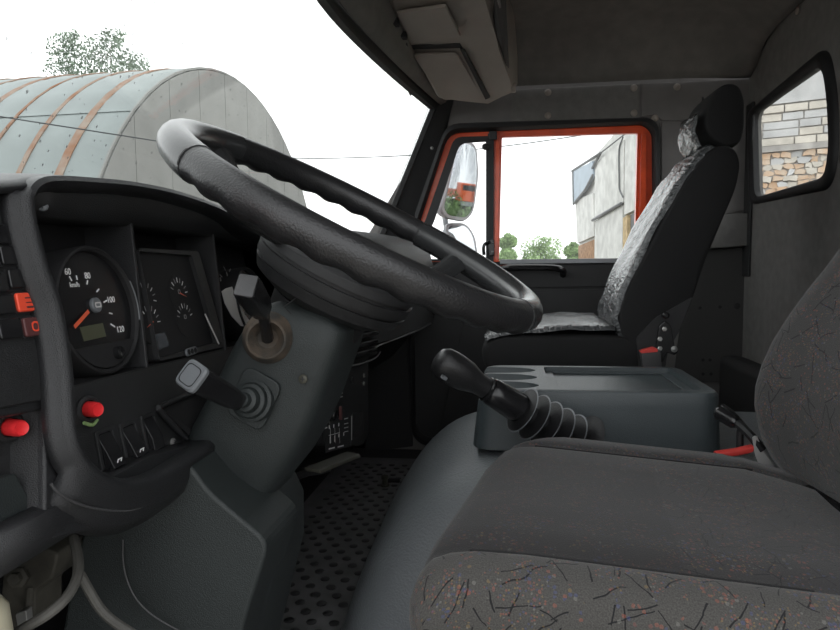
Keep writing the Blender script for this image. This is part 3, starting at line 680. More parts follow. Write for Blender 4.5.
# ---- centre stack beyond the steering column
def aty(px, py, Y): return at(px, py, Y)
XC = -.365
def atc(px, py, o=0): return atx(px, py, XC) + V((o, 0, 0))
cs = mk(prism(round_poly([V((XC, 1.20, zz(.06))), V((XC - .01, 1.72, zz(.06))), V((XC - .01, 1.72, zz(-.22))), V((XC, 1.66, zz(-.30))), V((XC, 1.66, zz(-.44))), V((XC, 1.60, zz(-.455))), V((XC, 1.20, zz(-.345)))], [.01, .01, .01, .05, .05, .04, .01]), (-.30, 0, 0)), 'centre_stack', 'dash_black', dash, smooth=0, bevel=.008)
vt = mk(prism(round_poly([atc(a, b) for a, b in [(346, 362), (352, 324), (379, 318), (376, 354)]], .006), (.004, 0, 0)), 'air_vent', 'recess_black', cs, smooth=0, bevel=.001)
for k in range(4):
    a, b = atc(353 - k * 1.2, 328 + k * 9.2, .004), atc(374 - k * .8, 324 + k * 8.6, .004)
    mk(prism([a, b, b + V((0, 0, .009)), a + V((0, 0, .009))], (.012, 0, -.004)), 'vent_slat', 'glossy_black', vt, smooth=0, bevel=.001)
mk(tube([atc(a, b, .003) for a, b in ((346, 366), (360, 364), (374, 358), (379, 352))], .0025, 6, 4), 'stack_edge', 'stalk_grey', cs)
kn = mk(lathe(atc(326, 415, 0), (1, -.2, .1), [(-.002, .019), (.006, .019), (.008, .017), (.006, .013), (.02, .0125), (.024, .010), (.0241, .0003)], 24), 'lighter', 'glossy_black', cs)
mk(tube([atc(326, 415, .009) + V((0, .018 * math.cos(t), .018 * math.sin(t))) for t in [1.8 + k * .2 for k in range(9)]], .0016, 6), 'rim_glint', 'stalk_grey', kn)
mk(prism(rrect(atc(339, 413, .001), UY, V((0, 0, 1)), .010, .030, .003), (.006, 0, 0)), 'toggle', 'darkred_button', cs, smooth=0, bevel=.001)
stk = mk(prism([atc(a, b, .0005) for a, b in [(322, 424), (350, 416), (350, 446), (325, 453)]], (.0008, 0, 0)), 'gear_sticker', 'recess_black', cs, smooth=0, label='black sticker with white shift diagram')
def cst(a, b, w, nm='shift_mark'):
    A, B = atc(*a, .0015), atc(*b, .0015); d = (B - A).normalized(); s = V((1, 0, 0)).cross(d) * w / 2
    mk(prism([A - s, B - s, B + s, A + s], (.0003, 0, 0)), nm, 'white_print', stk, smooth=0)
for x in (329.5, 334, 338.5): cst((x, 428), (x + .6, 443), .0012)
cst((328, 435.5), (339, 432.5), .0012); cst((351, 416), (351, 440), .0035)
for x, y in ((328.5, 427), (333, 426), (338, 424.5), (329.5, 438), (334, 437), (338, 435.5), (343, 434), (329.5, 441.5), (334, 440)):
    mk(prism(rrect(atc(x, y, .0015), UY, V((0, 0, 1)), .0065, .0075, .0025), (.0005, 0, 0)), 'shift_dot', 'white_print', stk, smooth=0)
for y in (419, 424, 428, 432): cst((343.5, y), (347.5, y - 1), .0016)
for a, b in (((328, 449), (334, 447.5)), ((337, 447), (343, 445.5)), ((322.5, 428.5), (326.5, 427.5))): cst(a, b, .003)
for a, b in (((327, 397), (334, 395)), ((326.5, 400), (333, 398.2)), ((335, 386), (335.5, 399)), ((337, 394.5), (342, 393)), ((337, 398), (342, 396.4))): cst(a, b, .0022)
for y in (375.5, 383.5): screw(atc(364, y, .0005), (1, 0, 0), .0055, 'screw', cs, 'dull_steel')
mk(lathe(atc(352.5, 380, .0), (1, 0, 0), [(-.002, .009), (.0006, .009), (.0007, .0002)], 14), 'plug_hole', 'recess_black', cs)
mk(prism(round_poly([atc(a, b, .0005) for a, b in [(353, 413), (362, 411), (363, 432), (353, 438)]], .006), (.001, 0, 0)), 'stack_hole', 'recess_black', cs, smooth=0)
# ---- passenger side of the dash
pd = []
for y, xf in ((1.20, -.37), (1.45, -.37), (1.70, -.365), (1.80, -.335), (1.95, -.318), (2.15, -.30), (2.35, -.288), (2.46, -.285)):
    zb = -.215 if y > 1.69 else -.10
    pd.append([V((-.80, y, zz(.05))), V((-.62, y, zz(.095))), V((xf - .14, y, zz(.105))), V((xf - .06, y, zz(.095))), V((xf - .015, y, zz(.06))), V((xf, y, zz(.0))), V((xf - .004, y, zz(-.10) if zb < -.11 else zz(-.05))), V((xf + .002, y, zz(zb + .008))), V((xf - .008, y, zz(zb))), V((xf - .05, y, zz(zb - .004))), V((xf - .16, y, zz(zb - .13))), V((-.80, y, zz(zb - .2)))])
mk(loft(pd), 'passenger_dash', 'dash_black', dash, smooth=50)
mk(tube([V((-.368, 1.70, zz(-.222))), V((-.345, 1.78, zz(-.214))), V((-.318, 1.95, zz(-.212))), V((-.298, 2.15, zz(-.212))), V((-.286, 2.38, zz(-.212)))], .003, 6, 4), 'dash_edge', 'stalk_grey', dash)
# ================================================================== STEERING WHEEL
WC = V((-.189, .833, zz(.055))); WR = .240; A_ = .4977; B_ = .088
WU = V((math.cos(A_), 0, -math.sin(A_))); WV = V((0, math.cos(B_), math.sin(B_))); WV = (WV - WU * WU.dot(WV)).normalized()
WN = WU.cross(WV).normalized()
if WN.z < 0: WN = -WN
sw = thing('steering_wheel', 'black deep-dished steering wheel with finger grips under its rim', 'steering wheel', tuple(WC))
def rim_ring(t, r, n=14, grip=False):
    c = WC + WR * (math.cos(t) * WU + math.sin(t) * WV); o = (math.cos(t) * WU + math.sin(t) * WV)
    out = []
    for k in range(n):
        a = 2 * math.pi * k / n; rr = r
        if grip: rr = r * (1 + .10 * max(0, -math.sin(a)) * (math.sin(t * 34) ) )
        out.append(c + rr * (math.cos(a) * o + math.sin(a) * WN * 1.05))
    return out
def rim_part(t0, t1, name, m, r, grip):
    n = int(abs(t1 - t0) / .035) + 2
    return mk(loft([rim_ring(t0 + (t1 - t0) * k / (n - 1), r, 16, grip) for k in range(n)]), name, m, sw, smooth=50)
g = .42
# t=0 rear end (towards the driver), t=pi front end
rim_part(-2.15, -.30, 'grip', 'wheel_black', .0190, True)
rim_part(1.40, 2 * math.pi - 3.45, 'grip', 'wheel_black', .0190, True)
rim_part(-.305, 1.405, 'rim_end', 'wheel_smooth', .0200, False)
rim_part(-3.455, -2.145, 'rim_end', 'wheel_smooth', .0200, False)
for t in (-.30, 1.4, -3.45, -2.15):
    c = WC + WR * (math.cos(t) * WU + math.sin(t) * WV); tt = (-math.sin(t) * WU + math.cos(t) * WV)
    mk(lathe(c - tt * .0012, tt, [(0, .0185), (0, .0203), (.0024, .0203), (.0024, .0185)], 18), 'seam', 'recess_black', sw)
HUBD = -.066
HC = WC + WN * HUBD
hubp = mk(lathe(HC, WN, [(-.058, .045), (-.050, .085), (-.036, .112), (-.022, .118), (-.0215, .114), (-.017, .1145), (-.0165, .120), (-.004, .121), (-.0035, .117), (.001, .117), (.0015, .120), (.012, .117), (.020, .106), (.026, .085), (.029, .05), (.030, .0005)], 48, ell=(.90, .84), up=WU), 'hub', 'dash_black', sw, smooth=30)
mk(lathe(HC + WN * .029, WN, [(0, .045), (.003, .044), (.005, .038), (.0055, .0005)], 36), 'horn_pad', 'glossy_black', hubp)
for s in (1, -1):
    for k in (-.12, .12):
        rings = []
        for i in range(9):
            q = i / 8; r = .075 + (WR - .075) * q
            h = HUBD + .012 + (0 - HUBD - .012) * (q ** 1.7)
            t = .45 + k * 2.2 * (1 + 1.3 * q); wd = .050 - .012 * math.sin(q * math.pi)
            d = s * (math.cos(t) * WU + math.sin(t) * WV); sd = WN.cross(d).normalized(); c = WC + d * r + WN * h
            rings.append([c + sd * wd / 2 * math.cos(a) + WN * .011 * math.sin(a) for a in [2 * math.pi * j / 12 for j in range(12)]])
        mk(loft(rings), 'spoke', 'wheel_smooth', sw, smooth=50)
mk(lathe(HC - WN * .054, -WN, [(0, .066), (.022, .064), (.030, .058), (.034, .050)], 32), 'lower_collar', 'recess_black', sw)
# ================================================================== STEERING COLUMN
YC = .833
sc = thing('steering_column', 'grey-green plastic steering column shroud with two stalk levers', 'steering column', (-.35, YC, 0))
def sect(L, R, yn, yf, r=.03, n=5, yc=YC, flat=0):
    a, b = at(*L, yc), at(*R, yc); c = (a + b) / 2; ux = (b - a); w_ = ux.length; ux.normalize()
    c.y = (yn + yf) / 2
    return rrect(c, ux, V((0, 1, 0)), w_, yf - yn, r, n)
up_s = [sect((291, 298), (326, 301), .785, .875, .020), sect((278, 303), (350, 314), .765, .895, .030), sect((264, 318), (358, 328), .757, .905, .034), sect((252, 338), (353, 346), .755, .91, .034),
        sect((238, 366), (343, 372), .757, .91, .032), sect((222, 396), (332, 402), .760, .91, .03), sect((206, 425), (318, 432), .762, .91, .03), sect((200, 452), (303, 458), .768, .91, .035),
        sect((208, 474), (284, 482), .775, .90, .034), sect((208, 496), (284, 500), .78, .90, .034)]
mk(loft(up_s), 'upper_shroud', 'shroud', sc, smooth=40)
lp_ = [(270, 543), (238, 517), (208, 491), (196, 474), (186, 462), (150, 458), (85, 515), (60, 640), (35, 780)]
lo = round_poly([at(a, b, .70) for a, b in lp_] + [V((at(35, 780, .70).x - .02, .70, .002)), V((at(240, 780, .70).x - .02, .70, .002)), at(232, 660, .70)], [.02, .05, .04, .04, .03, .03, .05, .05, .05, .01, .01, .1], 5)
mk(prism(lo, (0, .115, 0)), 'lower_shroud', 'shroud', sc, smooth=0, bevel=.016, seg=4)
mk(loft([sect((206, 470), (282, 480), .776, .905, .034), sect((196, 500), (292, 505), .76, .91, .034), sect((188, 540), (290, 552), .75, .92, .034), sect((160, 640), (262, 660), .75, .93, .034), sect((100, 860), (215, 872), .75, .93, .034)]), 'column_tube', 'shroud', sc, smooth=40)
screw(at(303, 379, .752), (0, -1, .1), .0055, 'screw', sc, 'pedal')
mk(tube([at(a, b, .753) for a, b in ((291, 314), (284, 307), (297, 297))], .0009, 5), 'seam', 'recess_black', sc)
mk(tube([at(a, b, .6935) for a, b in ((123, 540), (123, 560), (127, 580), (137, 600), (155, 617), (185, 634))], .0009, 5, 4), 'seam', 'stalk_grey', sc)
# upper stalk: dusty cup, rod, blocky handle
A = at(268, 338, .752); d = (at(262, 341, .66) - at(276, 333, .78)).normalized()
cup = mk(lathe(A - d * .012, d, [(0, .032), (.012, .031), (.024, .026), (.030, .0235), (.031, .021), (.026, .0185), (.014, .012), (.012, .0003)], 28), 'lever_boot', 'dusty_rubber', sc)
r0, r1 = A + d * .004, at(263, 312, .700)
st = mk(tube([r0, (r0 + r1) / 2, r1], [.0075, .0065, .007], 10), 'stalk_lever', 'glossy_black', sc)
h0, h1 = at(265, 315, .705), at(246, 285.5, .640); hd = (h1 - h0).normalized(); hu = V((.83, .42, -.36)); hu = (hu - hd * hu.dot(hd)).normalized(); hv = hd.cross(hu)
mk(loft([rrect(h0 + hd * t * (h1 - h0).length, hu, hv, w_, q, .003, 2) for t, w_, q in ((0, .010, .012), (.12, .017, .020), (.35, .021, .025), (.85, .023, .0265), (1, .022, .0255))]), 'handle', 'glossy_black', st, smooth=30, bevel=.0012)
mk(prism(rrect(h1, hu, hv, .0205, .024, .002), hd * .0012), 'end_cap', 'stalk_grey', st, smooth=0, bevel=.0008)
# lower stalk
B0 = at(252, 400, .752); pl = rrect(at(255, 398, .757), WU * .9 + V((0, 0, 0)), V((.45, 0, .9)), .058, .066, .014, 4)
mk(prism(pl, (0, -.006, 0)), 'stalk_plate', 'shroud', sc, smooth=0, bevel=.002)
h0, h1 = at(240, 402, .725), at(193, 376.5, .640); hd = (h1 - h0).normalized()
rb = mk(lathe(B0 + V((.003, -.004, 0)), (hd + V((0, -1, 0))).normalized(), [(-.006, .0255), (.004, .0255), (.006, .022), (.005, .0205), (.011, .020), (.013, .016), (.012, .0145), (.020, .0135), (.022, .009), (.030, .008), (.0301, .0003)], 26), 'lever_boot', 'shroud', sc)
st = mk(tube([B0, h0 + hd * .01], .006, 8), 'stalk_lever', 'glossy_black', sc)
hu = V((.5, .3, .8)); hu = (hu - hd * hu.dot(hd)).normalized(); hv = hd.cross(hu)
L_ = (h1 - h0).length
mk(loft([rrect(h0 + hd * t * L_, hu, hv, w_, q, .006, 4) for t, w_, q in ((0, .014, .014), (.06, .020, .019), (.3, .0255, .0235), (.9, .0285, .027), (1, .0275, .026))]), 'handle', 'glossy_black', st, smooth=40)
mk(loft([rrect(h1 + hd * t, hu, hv, w_, w_ * .95, .007, 4) for t, w_ in ((-.001, .0305), (.003, .0305), (.0055, .027))]), 'end_cap', 'cap_grey', st, smooth=30)
mk(band(rrect(h1 + hd * .0055, hu, hv, .0225, .0215, .006), rrect(h1 + hd * .0055, hu, hv, .0205, .0195, .006), hd * .0003), 'cap_ring', 'recess_black', st, smooth=0)
# ================================================================== ENGINE COVER AND TRAY
def cover_rings():
    out = []
    ZC = .376
    prof = [(-.335, .0), (-.315, .06), (-.285, .14), (-.245, .22), (-.195, .295), (-.135, .345), (-.06, .37), (.03, ZC), (.25, ZC + .004), (.55, ZC), (.72, ZC - .01)]
    for x, z in prof:
        out.append((x, z))
    return out
ec = thing('engine_cover', 'grey grained vinyl engine cover humped between the two seats', 'engine cover', (.1, 1.4, 0))
prof = [(-.335, .0), (-.312, .07), (-.282, .15), (-.242, .23), (-.192, .295), (-.132, .343), (-.06, .369), (.03, .376), (.25, .379), (.55, .376), (.72, .37)]
prof = [(p.x, p.z) for p in catmull([V((a, 0, b)) for a, b in prof], 3)]
rings = []
yo = [(1.07, 0), (1.072, .03), (1.085, .06), (1.11, .085), (1.15, .10), (1.22, .105), (1.45, .11), (1.60, .105), (1.66, .09), (1.69, .06), (1.70, .03), (1.70, 0)]
def off_norm(i):
    a = prof[max(i - 1, 0)]; b = prof[min(i + 1, len(prof) - 1)]; dx, dz = b[0] - a[0], b[1] - a[1]; l = math.hypot(dx, dz); return -dz / l, dx / l
for y, k in yo:
    row = []
    for i, (x, z) in enumerate(prof):
        nx, nz = off_norm(i); d_ = .11 - k
        row.append(V((x - nx * d_, y, max(.006, z - nz * d_))))
    row += [V((.72, y, .006)), V((row[0].x + .001, y, .006))]
    rings.append(row)
mk(loft(rings), 'vinyl_cover', 'vinyl', ec, smooth=60)
# tray box
tb = thing('tray_box', 'slate grey plastic tray box with three coin grooves on the engine cover', 'tray', (.15, 1.35, .38))
ZB = zz(-.228)
x0, x1, y0, y1 = -.055, .372, 1.195, 1.50
def prr(x0, x1, y0, y1, z, r, n=6): return round_poly([V((x0, y0, z)), V((x1, y0, z)), V((x1, y1, z)), V((x0, y1, z))], r, n)
tx0, tx1, ty0, ty1 = .075, .345, 1.225, 1.475
body = loft([prr(x0 - .014, x1 + .006, y0 - .004, y1 + .004, .380, .045), prr(x0 - .004, x1 + .002, y0, y1, ZB - .03, .04), prr(x0, x1, y0, y1, ZB - .008, .038), prr(x0 + .004, x1 - .004, y0 + .003, y1 - .003, ZB - .002, .036),
             prr(x0 + .010, x1 - .010, y0 + .009, y1 - .009, ZB, .034)])
bo = mk(body, 'body', 'tray', tb, smooth=40, weld=True)
cuts = [prism(prr(tx0, tx1, ty0, ty1, ZB - .014, .012, 3), (0, 0, .06))]
for y in (1.245, 1.335, 1.425):
    cuts.append(loft([[V((x, y + r * .036 * math.cos(a), ZB + .001 + r * .030 * math.sin(a))) for a in [2 * math.pi * k / 16 for k in range(16)]] for x, r in ((-.10, 1.1), (-.03, 1.1), (0, 1.05), (.025, .9), (.044, .6), (.055, .15))]))
cut(bo, cuts)
bo.data.polygons.foreach_set('use_smooth', [True] * len(bo.data.polygons)); bo.data.set_sharp_from_angle(angle=math.radians(30))
fl = mk(band(prr(tx0 + .001, tx1 - .001, ty0 + .001, ty1 - .001, ZB - .0135, .012), prr(tx0 + .02, tx1 - .02, ty0 + .012, ty1 - .012, ZB - .0135, .01), (0, 0, .003)), 'tray_step', 'tray', tb, smooth=0, bevel=.001)
# ================================================================== GEAR LEVER
gl = thing('gear_lever', 'black gear lever with chunky knob and ribbed rubber bellows', 'gear lever', tuple(at(590, 440, 1.14)))
ga, gb = at(447, 365, 1.035), at(608, 461, 1.15); gd = (gb - ga).normalized(); GL = (gb - ga).length
def gpt(t): return ga + gd * t
up_ = V((-gd.z, 0, gd.x)); up_ = up_ if up_.z > 0 else -up_
kn = mk(lathe(ga, gd, [(-.022, .0005), (-.0215, .012), (-.018, .020), (-.008, .026), (.006, .0275), (.022, .027), (.038, .0255), (.050, .0215), (.062, .018), (.078, .0175), (.082, .0165), (.088, .0165)], 28, ell=(1.0, .85), up=up_), 'knob', 'wheel_black', gl, smooth=45)
u, v_, n_ = frame_of(gd)
bt = at(444, 377.5, 1.008)
mk(box(bt, (.008, .006, .010), MX((up_.cross(gd), up_, gd)).transposed()), 'range_switch', 'cap_grey', kn, smooth=0, bevel=.001)
cp = at(441, 358, 1.02)
mk(lathe(gpt(.079), gd, [(0, .0190), (.002, .0215), (.004, .0215), (.005, .0195)], 24), 'ring', 'glossy_black', gl)
mk(lathe(gpt(.084), gd, [(0, .019), (.004, .0225), (.020, .0235), (.058, .0255), (.064, .0245), (.066, .018)], 28), 'collar', 'glossy_black', gl, smooth=40)
bp_ = [(.140, .017)]
for k in range(5):
    t = .152 + k * .0255; R_ = .0405 + .001 * k
    bp_ += [(t - .0035, .016), (t - .0005, R_ * .62), (t + .0015, R_ - .003), (t + .0025, R_), (t + .0035, R_ - .003), (t + .0055, R_ * .62), (t + .009, .017)]
bp_ += [(.276, .034), (.280, .05), (.284, .056)]
bl = mk(lathe(gpt(0), gd, bp_, 32), 'bellows', 'rubber', gl, smooth=40)
for k in range(5):
    t = .152 + k * .0255; R_ = .0405 + .001 * k
    mk(lathe(gpt(0), gd, [(t + .0018, R_ - .0015), (t + .0025, R_ + .0004), (t + .0032, R_ - .0015), (t + .0025, R_ - .002), (t + .0018, R_ - .0015)], 32), 'fin_highlight', 'cap_grey', bl, smooth=40)  # pale rings paint the highlight on each fin's rim
# ================================================================== DRIVER SEAT
ds = thing('driver_seat', 'driver seat in dark patterned cloth under the camera side of the wheel', 'seat', (.22, .80, 0))
ds['label'] = 'driver seat in grey cloth with dark strokes and coloured flecks'
crs = [(.590, -.372), (.560, -.352), (.546, -.322), (.5445, -.305), (.546, -.292), (.552, -.279), (.562, -.270), (.574, -.2655), (.584, -.2635), (.590, -.2645), (.594, -.2655), (.600, -.2625), (.64, -.2575),
       (.72, -.2595), (.80, -.261), (.88, -.260), (.935, -.2585), (.948, -.2605), (.953, -.2615), (.960, -.257), (.985, -.2565), (1.01, -.258), (1.035, -.264), (1.052, -.275), (1.060, -.292), (1.058, -.320), (1.045, -.350), (1.02, -.375)]
def xfront(y):
    x = -.092 + .075 * max(0, (y - .56)) / .45
    if y > .87: k = min(1, (y - .87) / .19); x += .135 * (1 - math.sqrt(max(0, 1 - k * k)))
    if y < .575: k = min(1, (.575 - y) / .04); x += .03 * (1 - math.sqrt(max(0, 1 - k * k)))
    return x
fr = [(.020, -.375, 1), (.004, -.345, 1), (0, -.318, 1), (.001, -.300, 1), (.006, .020, 0), (.016, .009, 0), (.032, .003, 0), (.055, 0, 0)]
xr_ = .53
mb = MB(); rings = []
for dx, zz_, mode in fr:
    rings.append([V((xfront(y) + dx, y, zz(min(z, zz_) if mode else (z - zz_ * (1 if z > -.30 else .3))))) for y, z in crs])
for k in range(1, 13):
    rings.append([V((xfront(y) + .055 + (xr_ - xfront(y) - .055) * k / 12, y, zz(z))) for y, z in crs])
for r_ in rings:
    for p in r_: p.z -= .085 * max(0, p.x) + .20 * max(0, p.x - .33)
v, f = loft(rings); n = len(crs)
mb.add((v, f)); mb.m = []
for fc in f:
    js = [i % n for i in fc]
    if len(fc) > 4: mb.m.append(0); continue
    j = min(js) if not (max(js) == n - 1 and min(js) == 0) else 0
    mb.m.append(1 if 2 <= j <= 9 else (2 if j >= 18 or sum(v[i].x for i in fc) / 4 > .17 else 0))
arcl = [0]
for i in range(1, n): arcl.append(arcl[-1] + math.hypot(crs[i][0] - crs[i - 1][0], crs[i][1] - crs[i - 1][1]))
mb.build('cushion', ['cloth_plain', 'cloth_light', 'cloth_dark'], ds, smooth=50, uvfn=lambda i, co: (co.x + (.0 if i >= 4 * n else (co.z)), arcl[i % n]))
for yk, zk in ((.5935, -.2655), (.953, -.2612)):
    mk(tube([V((xfront(yk) + .05 + t * .30, yk, zz(zk - .085 * max(0, xfront(yk) + .05 + t * .30)))) for t in [k / 10 for k in range(11)]], .0016, 6), 'seam', 'velour', ds)
mk(loft([prr(.03, .50, .560, .97, zz(-.42), .10), prr(-.03, .51, .538, .98, zz(-.400), .12), prr(-.05, .51, .534, .98, zz(-.330), .12), prr(-.03, .50, .540, .97, zz(-.310), .12)]), 'seat_pan', 'glossy_black', ds, smooth=40)
mk(bx(.05, .45, .62, 1.0, .004, zz(-.37)), 'pedestal', 'panel_dark', ds, smooth=0, bevel=.02)
# backrest
prb = [(q.z - H, q.x) for q in (at(a, b, 1.05) for a, b in [(870, 548), (835, 522), (800, 490), (766, 452), (752, 420), (750, 385), (767, 340), (801, 290), (840, 240)])]
prb += [(.12, .525), (.20, .560), (.28, .590), (.34, .610), (.37, .635), (.38, .665)]
prb = [(p.x, p.z) for p in catmull([V((a, 0, b)) for a, b in prb], 2)]
ylist = [(.545, .055), (.550, .02), (.565, .004), (.59, -.004), (.62, -.002), (.66, .010), (.72, .016), (.80, .018), (.88, .016), (.95, .010), (.99, -.002), (1.015, -.004), (1.04, .004), (1.055, .020), (1.060, .055)]
rings = []
for i, (z, x) in enumerate(prb):
    q = i / (len(prb) - 1); e = min(1, min(q, 1 - q) * 9)
    inset = .04 * (1 - math.sqrt(max(0, 1 - (1 - e) ** 2)))
    ring = []
    for y, o_ in ylist:
        yy = .803 + (y - .803) * (1 - inset / .26); ring.append(V((x + o_, yy, zz(z))))
    ring += [V((x + .085, 1.045, zz(z + .02))), V((x + .105, .98, zz(z + .03))), V((x + .105, .62, zz(z + .03))), V((x + .085, .56, zz(z + .02)))]
    rings.append(ring)
nb = len(rings[0])
mk(loft(rings), 'backrest', 'cloth_back', ds, smooth=50, uvfn=lambda i, co: (co.y + (.0 if (i % nb) < 15 else .3), co.z * 1.15 + co.x * .4))
# lap strap and lever beside it
mk(prism(round_poly([at(a, b, 1.08) for a, b in [(752, 437), (757, 436), (764, 452), (775, 466), (781, 480), (772, 476), (760, 468), (755, 455)]], .004), (.004, .012, 0)), 'lap_strap', 'strap', ds, smooth=0, bevel=.002)
mk(loft([rrect(at(a, b, 1.10), V((.1, 0, 1)), UY, h_, .016, .003) for a, b, h_ in ((715, 454.5, .009), (735, 452, .010), (747, 449.5, .011), (752, 448, .009))]), 'adjust_lever', 'belt_red', ds, smooth=30, label='bright red adjusting lever')
mk(tube([at(a, b, y) for a, b, y in ((718, 411, 1.15), (724, 414, 1.145), (738, 424, 1.12), (752, 437, 1.09), (762, 450, 1.085))], .0075, 8, 4), 'belt_cable', 'rubber', ds)
mk(tube([at(a, b, y) for a, b, y in ((722, 406, 1.20), (733, 414, 1.18), (748, 431, 1.14), (760, 444, 1.10))], .005, 8, 4), 'belt_cable', 'rubber', ds)
mk(tube([at(a, b, 1.12) for a, b in ((741, 427), (740, 436), (740, 450))], .006, 8, 3), 'cable_stem', 'rubber', ds)
mk(lathe(at(720, 413, 1.15), (at(738, 424, 1.12) - at(720, 413, 1.15)), [(-.006, .009), (0, .013), (.03, .012), (.036, .008)], 16), 'cable_grip', 'glossy_black', ds)
# ================================================================== PASSENGER SEAT
ps = thing('passenger_seat', 'black passenger seat wrapped in shiny wrinkled plastic film', 'seat', (.2, 1.97, 0))
YP0, YP1 = 1.72, 2.24
side = [(481, 349), (486, 341), (500, 336), (540, 334), (600, 334), (632, 337), (645, 345), (652, 362), (650, 378), (630, 384), (520, 384), (492, 380), (483, 366)]
def slab(pts, y0, y1, r, name, m, parent, k=.10, rr=.05, yref=None):
    """side outline carried across the seat with rounded flanks"""
    base_ = round_poly([at(a, b, yref or y0) for a, b in pts], r, 4); c = sum(base_, V()) / len(base_)
    rg_ = []
    for y, s in ((y0, .80), (y0 + rr * .06, .90), (y0 + rr * .3, .965), (y0 + rr, 1.0), ((y0 + y1) / 2, 1.0), (y1 - rr, 1.0), (y1 - rr * .3, .965), (y1 - rr * .06, .9), (y1, .80)):
        ins = (1 - s) * k
        rg_.append([V((p.x, y, p.z)) - (V((p.x - c.x, 0, p.z - c.z)).normalized() * ins) for p in base_])
    return mk(loft(rg_), name, m, parent, smooth=55)
slab(side, YP0, YP1, .03, 'cushion', 'velour', ps, yref=1.735)
back = [(622, 344), (616, 325), (617, 308), (632, 272), (655, 226), (680, 184), (700, 157), (714, 144), (734, 145), (741, 160), (737, 185), (722, 222), (706, 262), (693, 300), (680, 330), (664, 352), (640, 356)]
slab(back, YP0, YP0 + .34, .025, 'backrest', 'velour', ps, yref=1.735)
head = [(704, 125), (707, 105), (716, 88), (729, 81), (740, 84), (746, 98), (746, 128), (741, 146), (722, 147), (711, 139)]
slab(head, 1.80, 2.02, .02, 'headrest', 'velour', ps, yref=1.80, rr=.05, k=.045)
# film: its own wrinkled sheet over cushion top, backrest front and headrest front
def film(pts, y0, y1, name, nu=14, push=.006, amp=.0018, wrap=.012):
    line = catmull([at(a, b, 1.735) for a, b in pts], 4); rg_ = []
    for i, p in enumerate(line):
        t = (line[min(i + 1, len(line) - 1)] - line[max(i - 1, 0)]).normalized(); nrm = V((-t.z, 0, t.x)); nrm = nrm if (nrm.x < 0 or nrm.z > .9) else -nrm
        if nrm.z < 0 and abs(nrm.z) > .8: nrm = -nrm
        row = []
        for k in range(nu + 1):
            q = k / nu; y = y0 + (y1 - y0) * q
            e = min(q, 1 - q) * (y1 - y0)
            dip = -wrap * max(0, 1 - e / .03) ** 2
            a_ = amp * (random.random() - .3) + (amp * 1.2 * math.sin(i * 1.3 + k * .9))
            row.append(V((p.x, y, p.z)) + nrm * (push + dip + a_))
        rg_.append(row)
    return mk(loft(rg_, closed=False, cap=False), name, 'film', ps, smooth=35, solid=.0006)
film([(486, 341), (500, 335), (540, 331), (580, 329), (615, 330)], YP0 + .002, YP1 - .005, 'film_cover', push=.010)
film([(622, 338), (616, 325), (617, 308), (632, 272), (655, 226), (680, 184), (700, 157), (712, 145)], YP0 + .004, YP0 + .33, 'film_cover', push=.006)
film([(710, 143), (703, 130), (703, 118), (706, 106)], 1.805, 1.98, 'film_cover', push=.003, wrap=.006, amp=.0012)
# plastic side wedge, hinge with bolts, pedestal
mk(prism(round_poly([at(a, b, YP0 - .004) for a, b in [(636, 338), (655, 318), (694, 296), (680, 330), (668, 352), (664, 376), (640, 376)]], .01), (0, .03, 0)), 'side_shield', 'panel_dark', ps, smooth=0, bevel=.003)
hg = mk(prism(round_poly([at(a, b, YP0 - .008) for a, b in [(658, 325), (664, 320), (670, 325), (674, 347), (678, 350), (674, 355), (666, 352), (662, 362), (654, 360), (655, 345)]], .006), (0, -.012, 0)), 'hinge', 'glossy_black', ps, smooth=0, bevel=.003)
for px, py in ((664.5, 329), (660, 339), (660, 348.5)):
    mk(lathe(at(px, py, YP0 - .020), (0, -1, 0), [(-.002, .0062), (.002, .0062), (.003, .005), (.0031, .0002)], 6), 'bolt', 'steel', hg)
mk(lathe(at(674, 349, YP0 - .018), (0, -1, 0), [(-.002, .008), (.004, .008), (.006, .004), (.0061, .0002)], 14), 'pivot', 'dull_steel', hg)
mk(lathe(at(665, 315, YP0 - .012), (0, -1, 0), [(-.002, .009), (.01, .009), (.013, .005), (.0131, .0002)], 14), 'knob', 'glossy_black', hg)
bk = mk(loft([rrect(at(a, b, YP0 - .05), V((1, 0, 0)), UY, w_, .022, .004) for a, b, w_ in ((651.5, 376, .046), (651, 362, .046), (650, 352, .049), (650, 350, .048))]), 'belt_buckle', 'stalk_grey', ps, smooth=30)
mk(prism(round_poly([at(a, b, YP0 - .062) for a, b in [(640, 351), (654, 347.5), (658, 349), (658, 352), (641, 353.5)]], .002), (0, .022, 0)), 'release_button', 'belt_red', bk, smooth=0, bevel=.001)
for x, z0_ in ((.0, 0), (.28, 0)):
    pass
mk(bx(.0, .34, 1.78, 2.18, .004, at(560, 383, 1.74).z + .01), 'pedestal', 'panel_dark', ps, smooth=0, bevel=.02)
